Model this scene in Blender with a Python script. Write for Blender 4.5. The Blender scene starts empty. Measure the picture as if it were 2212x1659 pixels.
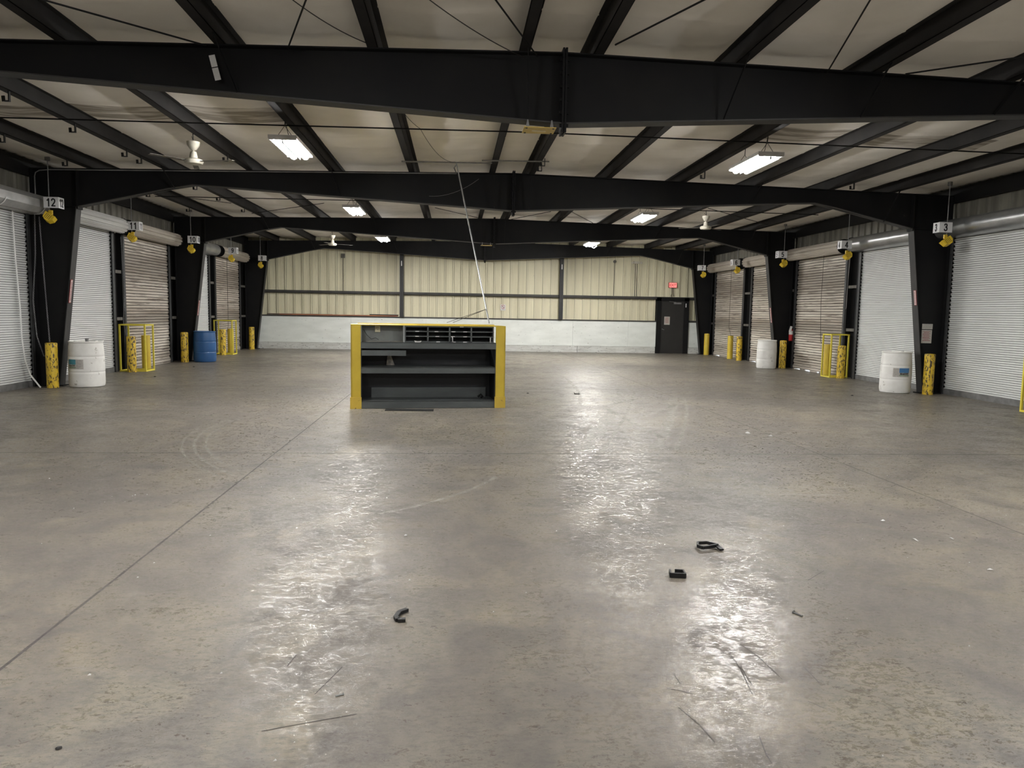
import bpy, math, random
from mathutils import Vector, Matrix
import numpy as np
random.seed(7)
S = bpy.context.scene
COL = S.collection
PI = math.pi

# ------------------------------------------------------------------ helpers
class MB:
    def __init__(s): s.v = []; s.f = []
    def add(s, vs, fs):
        n = len(s.v); s.v += [tuple(v) for v in vs]; s.f += [tuple(i + n for i in f) for f in fs]; return s
    def box(s, x0, x1, y0, y1, z0, z1):
        if x0 > x1: x0, x1 = x1, x0
        if y0 > y1: y0, y1 = y1, y0
        return s.add([(x0,y0,z0),(x1,y0,z0),(x1,y1,z0),(x0,y1,z0),(x0,y0,z1),(x1,y0,z1),(x1,y1,z1),(x0,y1,z1)],
                     [(0,3,2,1),(4,5,6,7),(0,1,5,4),(1,2,6,5),(2,3,7,6),(3,0,4,7)])
    def bar(s, a, b, w, h, up=(0,0,1)):
        a, b = Vector(a), Vector(b); d = (b - a).normalized(); up = Vector(up)
        if abs(d.dot(up)) > .98: up = Vector((0,1,0))
        r = d.cross(up).normalized() * w / 2; u = r.cross(d).normalized() * h / 2
        return s.add([a-r-u,a+r-u,a+r+u,a-r+u,b-r-u,b+r-u,b+r+u,b-r+u],
                     [(0,1,2,3),(7,6,5,4),(0,4,5,1),(1,5,6,2),(2,6,7,3),(3,7,4,0)])
    def tube(s, pts, r, seg=8, caps=True):
        pts = [Vector(p) for p in pts]; n = len(s.v); N = len(pts); ref = None
        rr = r if isinstance(r, (list, tuple)) else [r] * N
        for i, p in enumerate(pts):
            d = (pts[min(i+1,N-1)] - pts[max(i-1,0)]).normalized()
            if ref is None:
                ref = Vector((0,0,1)) if abs(d.z) < .9 else Vector((0,1,0))
            a = d.cross(ref).normalized(); b = a.cross(d).normalized(); ref = b
            for k in range(seg):
                t = 2*PI*k/seg; s.v.append(tuple(p + (a*math.cos(t) + b*math.sin(t)) * rr[i]))
        for i in range(N-1):
            for k in range(seg):
                k2 = (k+1) % seg
                s.f.append((n+i*seg+k, n+(i+1)*seg+k, n+(i+1)*seg+k2, n+i*seg+k2))
        if caps:
            s.f.append(tuple(n+k for k in range(seg))); s.f.append(tuple(n+(N-1)*seg+k for k in reversed(range(seg))))
        return s
    def lathe(s, prof, c=(0,0,0), seg=32):          # prof: (r, z)
        n = len(s.v); N = len(prof)
        for r, z in prof:
            for k in range(seg):
                t = 2*PI*k/seg; s.v.append((c[0]+r*math.cos(t), c[1]+r*math.sin(t), c[2]+z))
        for i in range(N-1):
            for k in range(seg):
                k2 = (k+1) % seg; s.f.append((n+i*seg+k, n+i*seg+k2, n+(i+1)*seg+k2, n+(i+1)*seg+k))
        s.f.append(tuple(n+k for k in reversed(range(seg)))); s.f.append(tuple(n+(N-1)*seg+k for k in range(seg)))
        return s
    def prism(s, poly, axis, a, b):                # polygon in the two other axes, extruded a..b along axis
        n = len(poly)
        def P(p, t):
            return {'x': (t,p[0],p[1]), 'y': (p[0],t,p[1]), 'z': (p[0],p[1],t)}[axis]
        vs = [P(p,a) for p in poly] + [P(p,b) for p in poly]
        fs = [tuple(range(n)), tuple(reversed(range(n,2*n)))] + [(i, n+i, n+(i+1)%n, (i+1)%n) for i in range(n)]
        return s.add(vs, fs)
    def plane_strip(s, poly, th, y):               # thin plate along a polyline in the XZ plane, width y=(y0,y1)
        for (x0,z0),(x1,z1) in zip(poly[:-1], poly[1:]):
            d = Vector((x1-x0, z1-z0)).normalized(); nx, nz = -d.y*th, d.x*th
            s.prism([(x0,z0),(x1,z1),(x1+nx,z1+nz),(x0+nx,z0+nz)], 'y', y[0], y[1])
        return s
    def xf(s, M):
        s.v = [tuple(M @ Vector(v)) for v in s.v]; return s
    def build(s, name, mat, parent=None, smooth=False):
        off = parent_world(parent)
        me = bpy.data.meshes.new(name); me.from_pydata([(v[0]-off.x, v[1]-off.y, v[2]-off.z) for v in s.v], [], s.f)
        me.validate(); me.update()
        import bmesh
        bm = bmesh.new(); bm.from_mesh(me); bmesh.ops.recalc_face_normals(bm, faces=bm.faces); bm.to_mesh(me); bm.free()
        if smooth:
            me.polygons.foreach_set('use_smooth', [True]*len(me.polygons)); me.set_sharp_from_angle(angle=math.radians(38))
        me.materials.append(mat)
        o = bpy.data.objects.new(name, me); COL.objects.link(o)
        if parent: o.parent = parent
        return o

def parent_world(p):
    v = Vector((0,0,0))
    while p is not None: v += Vector(p.location); p = p.parent
    return v
def tag(o, label=None, cat=None, group=None, kind=None):
    if label: o['label'] = label
    if cat: o['category'] = cat
    if group: o['group'] = group
    if kind: o['kind'] = kind
    return o
def empty(name, loc, label, cat, group=None, kind=None):
    o = bpy.data.objects.new(name, None); COL.objects.link(o); o.location = loc; o.empty_display_size = .1
    return tag(o, label, cat, group, kind)
def copy_tree(o, parent=None):
    c = o.copy(); COL.objects.link(c); c.parent = parent
    for ch in list(o.children): copy_tree(ch, c)
    return c
def place(o, loc, rz=0, label=None, group=None):
    o.location = loc; o.rotation_euler = (0,0,rz)
    if label: o['label'] = label
    if group: o['group'] = group
    return o
def text(body, size, M, mat, parent, name='lettering', sx=1, off=0.0, align='CENTER'):
    cu = bpy.data.curves.new(name, 'FONT'); cu.body = body; cu.size = size; cu.align_x = align; cu.align_y = 'CENTER'
    cu.extrude = size*.012; cu.offset = off; cu.resolution_u = 3
    t = bpy.data.objects.new('tmp', cu); COL.objects.link(t)
    dg = bpy.context.evaluated_depsgraph_get(); dg.update()
    me = bpy.data.meshes.new_from_object(t.evaluated_get(dg)); me.name = name
    bpy.data.objects.remove(t)
    o4 = parent_world(parent)
    me.transform(Matrix.Translation(-o4) @ M @ Matrix.Diagonal((sx,1,1,1))); me.materials.clear(); me.materials.append(mat)
    o = bpy.data.objects.new(name, me); COL.objects.link(o); o.parent = parent
    return o
def face_mat(pos, right, up):                       # text frame: local x=right, y=up
    r, u = Vector(right).normalized(), Vector(up).normalized(); n = r.cross(u)
    return Matrix.Translation(Vector(pos)) @ Matrix((r, u, n)).transposed().to_4x4()

# ------------------------------------------------------------------ materials
def new_mat(name):
    m = bpy.data.materials.new(name); m.use_nodes = True; nt = m.node_tree
    return m, nt, nt.nodes['Principled BSDF']
def N(nt, t, **k):
    n = nt.nodes.new(t)
    for a, b in k.items(): setattr(n, a, b)
    return n
def L(nt, a, b): nt.links.new(a, b)
def math_node(nt, op, a, b=None, clamp=False):
    n = N(nt, 'ShaderNodeMath', operation=op, use_clamp=clamp)
    for i, v in enumerate((a, b)):
        if v is None: continue
        if isinstance(v, (int, float)): n.inputs[i].default_value = v
        else: L(nt, v, n.inputs[i])
    return n.outputs[0]
def ramp(nt, src, stops):
    n = N(nt, 'ShaderNodeValToRGB'); e = n.color_ramp.elements
    while len(e) < len(stops): e.new(.5)
    for i, (p, c) in enumerate(stops):
        e[i].position = p; e[i].color = (c, c, c, 1) if isinstance(c, (int, float)) else (*c, 1)
    L(nt, src, n.inputs[0]); return n.outputs[0]
def coords(nt, scale=(1,1,1), obj=True, rnd=False):
    tc = N(nt, 'ShaderNodeTexCoord'); mp = N(nt, 'ShaderNodeMapping'); mp.inputs['Scale'].default_value = scale
    L(nt, tc.outputs['Object' if obj else 'Generated'], mp.inputs[0])
    if rnd:
        oi = N(nt, 'ShaderNodeObjectInfo'); m = math_node(nt, 'MULTIPLY', oi.outputs['Random'], 37.0)
        cx = N(nt, 'ShaderNodeCombineXYZ')
        for i in range(3): L(nt, m, cx.inputs[i])
        L(nt, cx.outputs[0], mp.inputs['Location'])
    return mp.outputs[0]
def noise(nt, vec, scale, detail=4, rough=.55, dist=0):
    n = N(nt, 'ShaderNodeTexNoise'); n.inputs['Scale'].default_value = scale; n.inputs['Detail'].default_value = detail
    n.inputs['Roughness'].default_value = rough; n.inputs['Distortion'].default_value = dist
    L(nt, vec, n.inputs['Vector']); return n.outputs['Fac']
def mix(nt, f, a, b):
    n = N(nt, 'ShaderNodeMix', data_type='RGBA')
    if isinstance(f, (int, float)): n.inputs[0].default_value = f
    else: L(nt, f, n.inputs[0])
    for i, v in ((6, a), (7, b)):
        if isinstance(v, tuple): n.inputs[i].default_value = (*v, 1) if len(v) == 3 else v
        else: L(nt, v, n.inputs[i])
    return n.outputs[2]
def surf(name, c1, c2=None, rough=.5, metal=0, scale=6, vs=(1,1,1), lo=.35, hi=.65, bump=0, bscale=60, rnd=False, spec=.5, specks=None):
    m, nt, b = new_mat(name)
    b.inputs['Roughness'].default_value = rough; b.inputs['Metallic'].default_value = metal
    b.inputs['Specular IOR Level'].default_value = spec
    c2 = c2 or tuple(x*.85 for x in c1)
    vec = coords(nt, vs, rnd=rnd)
    f = ramp(nt, noise(nt, vec, scale), [(lo, 0.), (hi, 1.)])
    col = mix(nt, f, c1, c2)
    if specks:                                     # (colour, scale, threshold, vec scale)
        sc, ss, th, sv = specks
        v2 = coords(nt, sv, rnd=rnd)
        f2 = ramp(nt, noise(nt, v2, ss, 6, .65), [(th, 0.), (th+.04, 1.)])
        col = mix(nt, f2, col, sc)
    L(nt, col, b.inputs['Base Color'])
    if bump:
        bn = N(nt, 'ShaderNodeBump'); bn.inputs['Strength'].default_value = bump; bn.inputs['Distance'].default_value = .01
        L(nt, noise(nt, vec, bscale), bn.inputs['Height']); L(nt, bn.outputs[0], b.inputs['Normal'])
    return m
def emis(name, col, st):
    m, nt, b = new_mat(name); b.inputs['Base Color'].default_value = (*col, 1)
    b.inputs['Emission Color'].default_value = (*col, 1); b.inputs['Emission Strength'].default_value = st; return m

M = {}
M['steel_black'] = surf('black painted steel', (.0050,.0052,.0062), (.0085,.0083,.0081), rough=.62, scale=1.4, bump=.05, bscale=25, spec=.22)
M['purlin'] = surf('black painted purlin', (.020,.0195,.0195), (.030,.028,.027), rough=.65, scale=2.0, spec=.12)
M['infill'] = surf('black infill', (.003,.003,.0035), (.006,.0055,.005), rough=.8, spec=.1)
M['girt'] = surf('dark grey girt', (.030,.029,.028), (.05,.046,.04), rough=.6, scale=3)
M['girt_light'] = surf('dusty girt', (.15,.14,.12), (.09,.085,.075), rough=.7, scale=9)
M['post'] = surf('grey black post', (.026,.026,.027), (.036,.035,.034), rough=.6, scale=3)
M['flange'] = surf('black flange with lit tone', (.022,.022,.022), (.034,.032,.03), rough=.6, scale=3)  # paler than the web: lamp light on the flanges put into their colour
M['liner'] = surf('beige ribbed liner', (.71,.67,.49), (.62,.58,.415), rough=.5, scale=1.2, vs=(5,5,.35),
                  specks=((.22,.2,.14), 9, .70, (3,3,1)))
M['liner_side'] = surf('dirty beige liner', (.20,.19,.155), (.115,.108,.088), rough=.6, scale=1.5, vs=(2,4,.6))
M['wains'] = surf('off white board', (.78,.81,.77), (.68,.71,.67), rough=.5, scale=1.3, vs=(1,1,3),
                  specks=((.09,.085,.075), 9, .655, (1,1,2.2)))
M['kick'] = surf('scuffed white kickboard', (.60,.61,.58), (.48,.48,.45), rough=.55, scale=2, vs=(1,1,6),
                 specks=((.06,.055,.05), 9, .60, (1,1,5)))
M['door_dark'] = surf('dark grey door', (.018,.0175,.0165), (.022,.021,.02), rough=.5, scale=3)
M['curtain_white'] = surf('white slats', (.76,.77,.76), (.66,.67,.66), rough=.38, scale=1.0, vs=(1,.5,4), lo=.3, hi=.75,
                          specks=((.40,.40,.39), 3.2, .66, (1,.35,9)))
M['curtain_tan'] = surf('dirty tan slats', (.74,.69,.61), (.38,.325,.265), rough=.5, scale=.9, vs=(1,.18,2.6), lo=.38, hi=.62,
                        specks=((.17,.14,.115), 2.6, .56, (1,.3,9)))
def add_grooves(m, pitch, wid, colr, off=.11):
    nt = m.node_tree; b = nt.nodes['Principled BSDF']; src = b.inputs['Base Color'].links[0].from_socket
    tc = N(nt, 'ShaderNodeTexCoord'); sp = N(nt, 'ShaderNodeSeparateXYZ'); L(nt, tc.outputs['Object'], sp.inputs[0])
    f = math_node(nt, 'FRACT', math_node(nt, 'MULTIPLY', math_node(nt, 'SUBTRACT', sp.outputs[2], off), 1/pitch))
    g = math_node(nt, 'MAXIMUM', math_node(nt, 'LESS_THAN', f, wid), math_node(nt, 'GREATER_THAN', f, .93))
    wear = ramp(nt, noise(nt, coords(nt, (1,.6,5)), 1.6, 4, .6), [(.62,1.),(.72,.25)])
    L(nt, mix(nt, math_node(nt, 'MULTIPLY', g, wear), src, colr), b.inputs['Base Color'])
def add_soot(m):
    nt = m.node_tree; b = nt.nodes['Principled BSDF']; src = b.inputs['Base Color'].links[0].from_socket
    tc = N(nt, 'ShaderNodeTexCoord'); sp = N(nt, 'ShaderNodeSeparateXYZ'); L(nt, tc.outputs['Object'], sp.inputs[0])
    z = math_node(nt, 'MULTIPLY', sp.outputs[2], 1/3.5)
    z = math_node(nt, 'ADD', z, math_node(nt, 'MULTIPLY', math_node(nt, 'SUBTRACT', noise(nt, coords(nt, (1,.5,7)), 1.5, 5, .7), .5), .16))
    f = ramp(nt, z, [(.0,.25),(.28,.05),(.335,.75),(.40,.65),(.43,.08),(.60,.12),(.70,.65),(.80,.85),(.88,.2),(1.,.05)])
    L(nt, mix(nt, math_node(nt, 'MULTIPLY', f, .9), src, (.165,.138,.108)), b.inputs['Base Color'])
add_soot(M['curtain_tan'])
add_grooves(M['curtain_white'], .0445, .13, (.10,.10,.10))
add_grooves(M['curtain_tan'], .0762, .14, (.07,.055,.045))
M['galv'] = surf('galvanised sheet', (.42,.43,.43), (.33,.34,.34), rough=.32, metal=.75, scale=4)
M['galv_soft'] = surf('brushed galvanised sheet', (.46,.46,.45), (.36,.36,.35), rough=.35, metal=.25, scale=4)
M['galv_dull'] = surf('dull galvanised steel', (.28,.28,.28), (.19,.19,.19), rough=.5, metal=.5, scale=5)
M['guide'] = surf('grey steel guide', (.085,.088,.09), (.05,.05,.052), rough=.5, metal=.3, scale=6)
M['yellow_worn'] = surf('worn yellow paint', (.72,.50,.035), (.60,.40,.03), rough=.45, scale=5, rnd=True,
                        specks=((.05,.032,.018), 15, .525, (2.0,2.0,.8)))
M['yellow_clean'] = surf('yellow paint', (.62,.47,.04), (.54,.38,.03), rough=.45, scale=4, rnd=True,
                         specks=((.10,.07,.03), 14, .72, (1,1,1)))
M['yellow_kiosk'] = surf('yellow kiosk paint', (.66,.49,.05), (.57,.41,.04), rough=.4, scale=3,
                         specks=((.10,.07,.03), 22, .70, (1,1,.7)))
M['yellow_boot'] = surf('chipped yellow paint', (.66,.47,.06), (.55,.38,.05), rough=.45, scale=3,
                        specks=((.07,.05,.03), 20, .63, (1,1,1)))
M['yellow_frame'] = surf('bright yellow tube', (.78,.68,.08), (.68,.56,.05), rough=.4, scale=8)
M['yellow_plate'] = surf('yellow plate', (.60,.44,.09), (.52,.36,.07), rough=.5, scale=12)
M['kiosk_grey'] = surf('grey kiosk paint', (.110,.124,.124), (.078,.087,.089), rough=.4, scale=2.2, vs=(1,1,3),
                       specks=((.35,.35,.32), 24, .74, (1,1,3)))
M['kiosk_back'] = surf('light grey kiosk paint', (.30,.325,.32), (.24,.255,.25), rough=.45, scale=4)
M['kiosk_dark'] = surf('dark kiosk interior', (.007,.0085,.012), (.011,.013,.017), rough=.5, scale=3)
M['dust'] = surf('dusty counter', (.72,.66,.57), (.30,.29,.27), rough=.8, scale=14)
M['plastic_white'] = surf('white plastic drum', (.84,.84,.81), (.68,.67,.635), rough=.45, scale=3.2, lo=.4, hi=.8, rnd=True,
                          specks=((.42,.40,.36), 9, .64, (1,1,1)))
M['plastic_blue'] = surf('blue plastic drum', (.022,.10,.27), (.018,.08,.22), rough=.38, scale=3)
M['white'] = surf('white', (.72,.72,.71), (.66,.66,.65), rough=.5, scale=6)
M['sign_white'] = surf('sign white', (.74,.74,.75), (.68,.68,.69), rough=.4, scale=6)
M['paper'] = surf('paper', (.52,.50,.46), (.40,.38,.35), rough=.7, scale=60)
M['black'] = surf('black', (.006,.006,.007), (.01,.01,.01), rough=.45)
M['black_rubber'] = surf('black rubber', (.008,.008,.009), (.014,.014,.014), rough=.55)
M['ink'] = surf('ink', (.01,.01,.015), (.012,.012,.015), rough=.6)
M['red'] = surf('red paint', (.42,.02,.025), (.36,.015,.02), rough=.35)
M['red_ink'] = surf('red ink', (.30,.035,.035), (.26,.03,.03), rough=.5)
M['pink'] = surf('pink white sticker', (.62,.50,.48), (.55,.42,.40), rough=.5)
M['ivory'] = surf('ivory enamel', (.62,.59,.50), (.52,.49,.41), rough=.4, scale=14)
M['cream'] = surf('cream plastic', (.86,.80,.58), (.78,.72,.52), rough=.45)
M['blade'] = surf('fan blade', (.16,.148,.13), (.09,.08,.07), rough=.5)
M['cable'] = surf('dark cable', (.03,.028,.025), rough=.6)
M['cable_grey'] = surf('grey cable', (.22,.21,.20), rough=.6)
M['chain'] = surf('steel chain', (.24,.24,.25), (.16,.16,.17), rough=.4, metal=.5)
M['orange_pipe'] = surf('rusty orange pipe', (.42,.16,.07), (.30,.10,.05), rough=.6, scale=5, vs=(.5,1,1))
M['blue_ink'] = surf('blue label', (.06,.20,.42), (.05,.16,.34), rough=.5)
M['teal_ink'] = surf('teal label', (.05,.26,.34), (.04,.2,.28), rough=.5)
M['green_ink'] = surf('green label line', (.18,.28,.17), rough=.5)
M['brown_wood'] = surf('brown lath', (.12,.08,.055), (.08,.05,.04), rough=.7)
M['lamp'] = emis('lamp glass', (1.0,.985,.96), 50)
M['lamp_mid'] = emis('middle lamp glass', (1.0,.985,.96), 46)
M['lamp_far'] = emis('far lamp glass', (1.0,.985,.96), 72)
M['lamp_far_bright'] = emis('brightest lamp glass', (1.0,.985,.96), 92)
M['exit_glow'] = emis('exit face', (1.0,.22,.20), .30)
M['reflector'] = surf('lamp reflector', (.75,.75,.75), rough=.3)
M['ground'] = surf('pale concrete apron', (.6,.6,.58), rough=.8)

# floor: sealed concrete with joints, stains and worn gloss
M['coil_tan'] = surf('dirty tan coil', (.47,.43,.365), (.27,.235,.19), rough=.55, scale=1.2, vs=(1,.3,3), lo=.35, hi=.7)
M['coil_white'] = surf('white coil', (.62,.62,.60), (.45,.45,.43), rough=.45, scale=1.4, vs=(1,.4,5), lo=.3, hi=.75)
def floor_mat():
    m, nt, b = new_mat('sealed concrete')
    v = coords(nt); sep = N(nt, 'ShaderNodeSeparateXYZ'); L(nt, v, sep.inputs[0]); X, Y = sep.outputs[0], sep.outputs[1]
    big = noise(nt, v, .55, 5, .6, .6); mid = noise(nt, v, 2.3, 7, .62, .9)
    vs = coords(nt, (1, 2.1, 1)); fine = noise(nt, vs, 19, 8, .72, .2); grit = noise(nt, v, 110, 4, .7)
    col = mix(nt, ramp(nt, big, [(.38,0.),(.62,1.)]), (.222,.196,.152), (.150,.135,.115))
    col = mix(nt, ramp(nt, mid, [(.44,0.),(.64,.9)]), col, (.118,.105,.092))
    col = mix(nt, ramp(nt, noise(nt, v, 1.1, 6, .6, 1.2), [(.55,0.),(.70,.6)]), col, (.285,.248,.180))
    col = mix(nt, ramp(nt, fine, [(.47,0.),(.66,.7)]), col, (.080,.072,.063))
    col = mix(nt, ramp(nt, grit, [(.60,0.),(.68,.75)]), col, (.08,.072,.065))
    # dark scuffs and drips
    sc = noise(nt, coords(nt, (1,.55,1)), 5.5, 9, .8, 1.5)
    col = mix(nt, ramp(nt, sc, [(.665,0.),(.70,.35)]), col, (.12,.11,.105))
    # pale worn streaks across the bay
    st = noise(nt, coords(nt, (.45,2.4,1)), 1.7, 8, .72, .7)
    col = mix(nt, ramp(nt, st, [(.62,0.),(.72,.55)]), col, (.34,.315,.27))
    wob = math_node(nt, 'MULTIPLY', math_node(nt, 'SUBTRACT', noise(nt, v, 2.2, 6, .75), .5), .045)
    wj = math_node(nt, 'MULTIPLY', ramp(nt, noise(nt, v, 5, 5, .7), [(.3,0.),(.75,1.)]), .006)
    masks = []
    def joint(axis, at, w, k, lo=None, hi=None, big_wob=False):
        a = X if axis == 'x' else Y; o = Y if axis == 'x' else X
        d = math_node(nt, 'SUBTRACT', a, at)
        d = math_node(nt, 'ADD', d, wob if big_wob else math_node(nt, 'MULTIPLY', wob, .22))
        d = math_node(nt, 'ABSOLUTE', d)
        d = math_node(nt, 'SUBTRACT', d, wj)
        mm = math_node(nt, 'LESS_THAN', d, w); mm = math_node(nt, 'MULTIPLY', mm, k)
        if lo is not None: mm = math_node(nt, 'MULTIPLY', mm, math_node(nt, 'GREATER_THAN', o, lo))
        if hi is not None: mm = math_node(nt, 'MULTIPLY', mm, math_node(nt, 'LESS_THAN', o, hi))
        masks.append(mm)
    joint('x', -2.005, .0055, .85); joint('x', 4.34, .005, .8); joint('y', 8.385, .009, .85)
    joint('y', 15.65, .012, .6, -8, 10); joint('y', 22.95, .02, .5)
    joint('y', 11.85, .007, .55, -8.2, -3.4, True); joint('y', 12.35, .006, .5, 5.6, 10.6, True)
    joint('y', 1.1, .006, .8)
    jm = masks[0]
    for q in masks[1:]: jm = math_node(nt, 'MAXIMUM', jm, q)
    col = mix(nt, jm, col, (.022,.017,.017))
    L(nt, col, b.inputs['Base Color'])
    r = ramp(nt, big, [(.3,.31),(.7,.46)])
    r2 = math_node(nt, 'ADD', r, math_node(nt, 'MULTIPLY', math_node(nt, 'SUBTRACT', noise(nt, coords(nt, (1,1.5,1)), 34, 7, .8, .4), .5), 1.9))
    r2 = math_node(nt, 'ADD', r2, math_node(nt, 'MULTIPLY', math_node(nt, 'SUBTRACT', mid, .5), .6))
    r2 = math_node(nt, 'ADD', r2, math_node(nt, 'MULTIPLY', math_node(nt, 'SUBTRACT', noise(nt, coords(nt, (1,1.6,1)), 7.5, 9, .78, .6), .5), 1.3))
    # the bay right of the middle is worn shinier
    dx = math_node(nt, 'SUBTRACT', X, 1.25); dy = math_node(nt, 'MULTIPLY', math_node(nt, 'SUBTRACT', Y, 3.35), .75)
    dd = math_node(nt, 'ADD', math_node(nt, 'MULTIPLY', dx, dx), math_node(nt, 'MULTIPLY', dy, dy))
    sh = math_node(nt, 'SUBTRACT', 1.0, math_node(nt, 'MULTIPLY', dd, .75), clamp=True)
    r2 = math_node(nt, 'SUBTRACT', r2, math_node(nt, 'MULTIPLY', sh, .21))
    r2 = math_node(nt, 'ADD', r2, math_node(nt, 'MULTIPLY', jm, .4))
    dull = ramp(nt, noise(nt, coords(nt, (1,1.25,1)), 17, 9, .82, .8), [(.475,0.),(.525,.62)])
    dull2 = ramp(nt, noise(nt, coords(nt, (1,1.4,1)), 2.6, 6, .7, .8), [(.35,.25),(.6,1.)])
    dm = math_node(nt, 'MULTIPLY', dull, dull2)
    r2 = math_node(nt, 'ADD', math_node(nt, 'MULTIPLY', r2, math_node(nt, 'SUBTRACT', 1.0, dm)), math_node(nt, 'MULTIPLY', dm, .85))
    mx = N(nt, 'ShaderNodeClamp'); L(nt, r2, mx.inputs[0]); mx.inputs[1].default_value = .17; mx.inputs[2].default_value = .9
    L(nt, mx.outputs[0], b.inputs['Roughness'])
    b.inputs['Specular IOR Level'].default_value = .5
    bn = N(nt, 'ShaderNodeBump'); bn.inputs['Strength'].default_value = .26; bn.inputs['Distance'].default_value = .004
    h = math_node(nt, 'ADD', math_node(nt, 'MULTIPLY', fine, 1.0), math_node(nt, 'MULTIPLY', grit, .35))
    L(nt, h, bn.inputs['Height']); L(nt, bn.outputs[0], b.inputs['Normal'])
    return m
M['floor'] = floor_mat()

def add_seams(m, pitch, off):
    nt = m.node_tree; b = nt.nodes['Principled BSDF']; src = b.inputs['Base Color'].links[0].from_socket
    tc = N(nt, 'ShaderNodeTexCoord'); sp = N(nt, 'ShaderNodeSeparateXYZ'); L(nt, tc.outputs['Object'], sp.inputs[0])
    f = math_node(nt, 'FRACT', math_node(nt, 'MULTIPLY', math_node(nt, 'SUBTRACT', sp.outputs[0], off), 1/pitch))
    a = math_node(nt, 'GREATER_THAN', f, .972)
    c = math_node(nt, 'MULTIPLY', math_node(nt, 'GREATER_THAN', f, .150), math_node(nt, 'LESS_THAN', f, .176))
    L(nt, mix(nt, math_node(nt, 'MULTIPLY', math_node(nt, 'MAXIMUM', a, c), .85), src, (.10,.09,.06)), b.inputs['Base Color'])
add_seams(M['liner'], .339, -8.25)
def ceil_mat():
    m, nt, b = new_mat('white vinyl insulation'); b.inputs['Roughness'].default_value = .7; b.inputs['Specular IOR Level'].default_value = .2
    v = coords(nt); sep = N(nt, 'ShaderNodeSeparateXYZ'); L(nt, v, sep.inputs[0]); X, Y = sep.outputs[0], sep.outputs[1]
    col = mix(nt, ramp(nt, noise(nt, v, .9, 5), [(.35,0.),(.7,1.)]), (.84,.80,.735), (.72,.68,.61))
    col = mix(nt, ramp(nt, noise(nt, v, 26, 4, .7), [(.70,0.),(.74,.5)]), col, (.2,.17,.14))
    yw = math_node(nt, 'ADD', Y, math_node(nt, 'MULTIPLY', math_node(nt, 'SUBTRACT', noise(nt, v, 1.4, 3), .5), .25))
    band = math_node(nt, 'MULTIPLY', math_node(nt, 'GREATER_THAN', yw, 11.45), math_node(nt, 'LESS_THAN', yw, 12.2))
    xl = math_node(nt, 'MULTIPLY', math_node(nt, 'GREATER_THAN', X, -7.1), math_node(nt, 'LESS_THAN', X, -2.4))
    xr = math_node(nt, 'MULTIPLY', math_node(nt, 'GREATER_THAN', X, 4.7), math_node(nt, 'LESS_THAN', X, 8.6))
    band = math_node(nt, 'MULTIPLY', band, math_node(nt, 'MAXIMUM', xl, xr))
    st = ramp(nt, noise(nt, coords(nt, (.7,5,1)), 1.6, 4), [(.42,.35),(.56,1.)])
    col = mix(nt, math_node(nt, 'MULTIPLY', band, math_node(nt, 'MULTIPLY', st, .8)), col, (.20,.165,.12))
    L(nt, col, b.inputs['Base Color'])
    return m
M['ceiling'] = ceil_mat()

def decal_mat():
    m, nt, b = new_mat('pale tyre mark'); out = nt.nodes['Material Output']
    b.inputs['Base Color'].default_value = (.42,.40,.35,1); b.inputs['Roughness'].default_value = .45
    tr = N(nt, 'ShaderNodeBsdfTransparent'); mx = N(nt, 'ShaderNodeMixShader')
    v = coords(nt); f = ramp(nt, noise(nt, v, 9, 8, .75), [(.34,.0),(.62,.75)])
    L(nt, f, mx.inputs[0]); L(nt, tr.outputs[0], mx.inputs[1]); L(nt, b.outputs[0], mx.inputs[2]); L(nt, mx.outputs[0], out.inputs[0])
    return m
M['tyre'] = decal_mat()
M['scratch'] = surf('dark scratch', (.06,.054,.05), rough=.9)

# ------------------------------------------------------------------ building
CX = 1.17
FY = [8.4, 15.5, 22.97, 30.32]
WL, WR = -8.30, 10.66                  # door planes
YB = 30.85
def zt(x): return 4.45 - .0198*abs(x - CX)           # top of the frames / underside of the purlins

# floor
fl = MB().box(-8.9, 10.72, -7, 31.3, -.2, 0).build('floor', M['floor']); tag(fl, 'worn beige grey concrete floor with saw cut joints', 'floor', kind='structure')
gr = MB().box(10.72, 16, -7, 31.3, -.2, -.004).build('ground_outside', M['ground']); tag(gr, 'pale concrete apron outside the right hand doors', 'ground', kind='structure')

def arc_strip(c, r, p0, p1, w, n=26):
    a0 = math.atan2(p0[1]-c[1], p0[0]-c[0]); a1 = math.atan2(p1[1]-c[1], p1[0]-c[0])
    if a1 - a0 > PI: a1 -= 2*PI
    if a0 - a1 > PI: a1 += 2*PI
    vs, fs = [], []
    for i in range(n+1):
        a = a0 + (a1-a0)*i/n; ww = w*(.75+.25*math.sin(i*1.3))
        for q in (-ww, ww): vs.append((c[0]+(r+q)*math.cos(a), c[1]+(r+q)*math.sin(a), .0012))
        if i: fs.append((2*i-2, 2*i-1, 2*i+1, 2*i))
    return vs, fs
tm = [((-95.33,41.39),102.25,(3.54,15.34),(1.49,8.53),.13), ((-46.46,28.12),52.61,(4.25,14.1),(2.43,8.69),.10),
      ((-28.14,18.64),30.9,(2.75,18.98),(2.1,12.3),.05), ((51.91,-23.99),61.49,(1.48,11.19),(4.48,15.14),.05),
      ((-14.54,24.37),21.72,(2.26,10.6),(4.28,13.5),.05), ((72.91,14.54),70.34,(2.6,12.6),(2.75,9.5),.06),
      ((1.36,10.33),4.65,(-3.25,11.0),(-2.16,7.29),.02), ((1.36,10.33),4.52,(-3.1,11.0),(-2.06,7.36),.02), ((1.36,10.33),4.78,(-3.3,10.9),(-2.25,7.2),.015),
      ((-2.45,8.28),3.07,(-.59,5.85),(.41,7.18),.03)]
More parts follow.
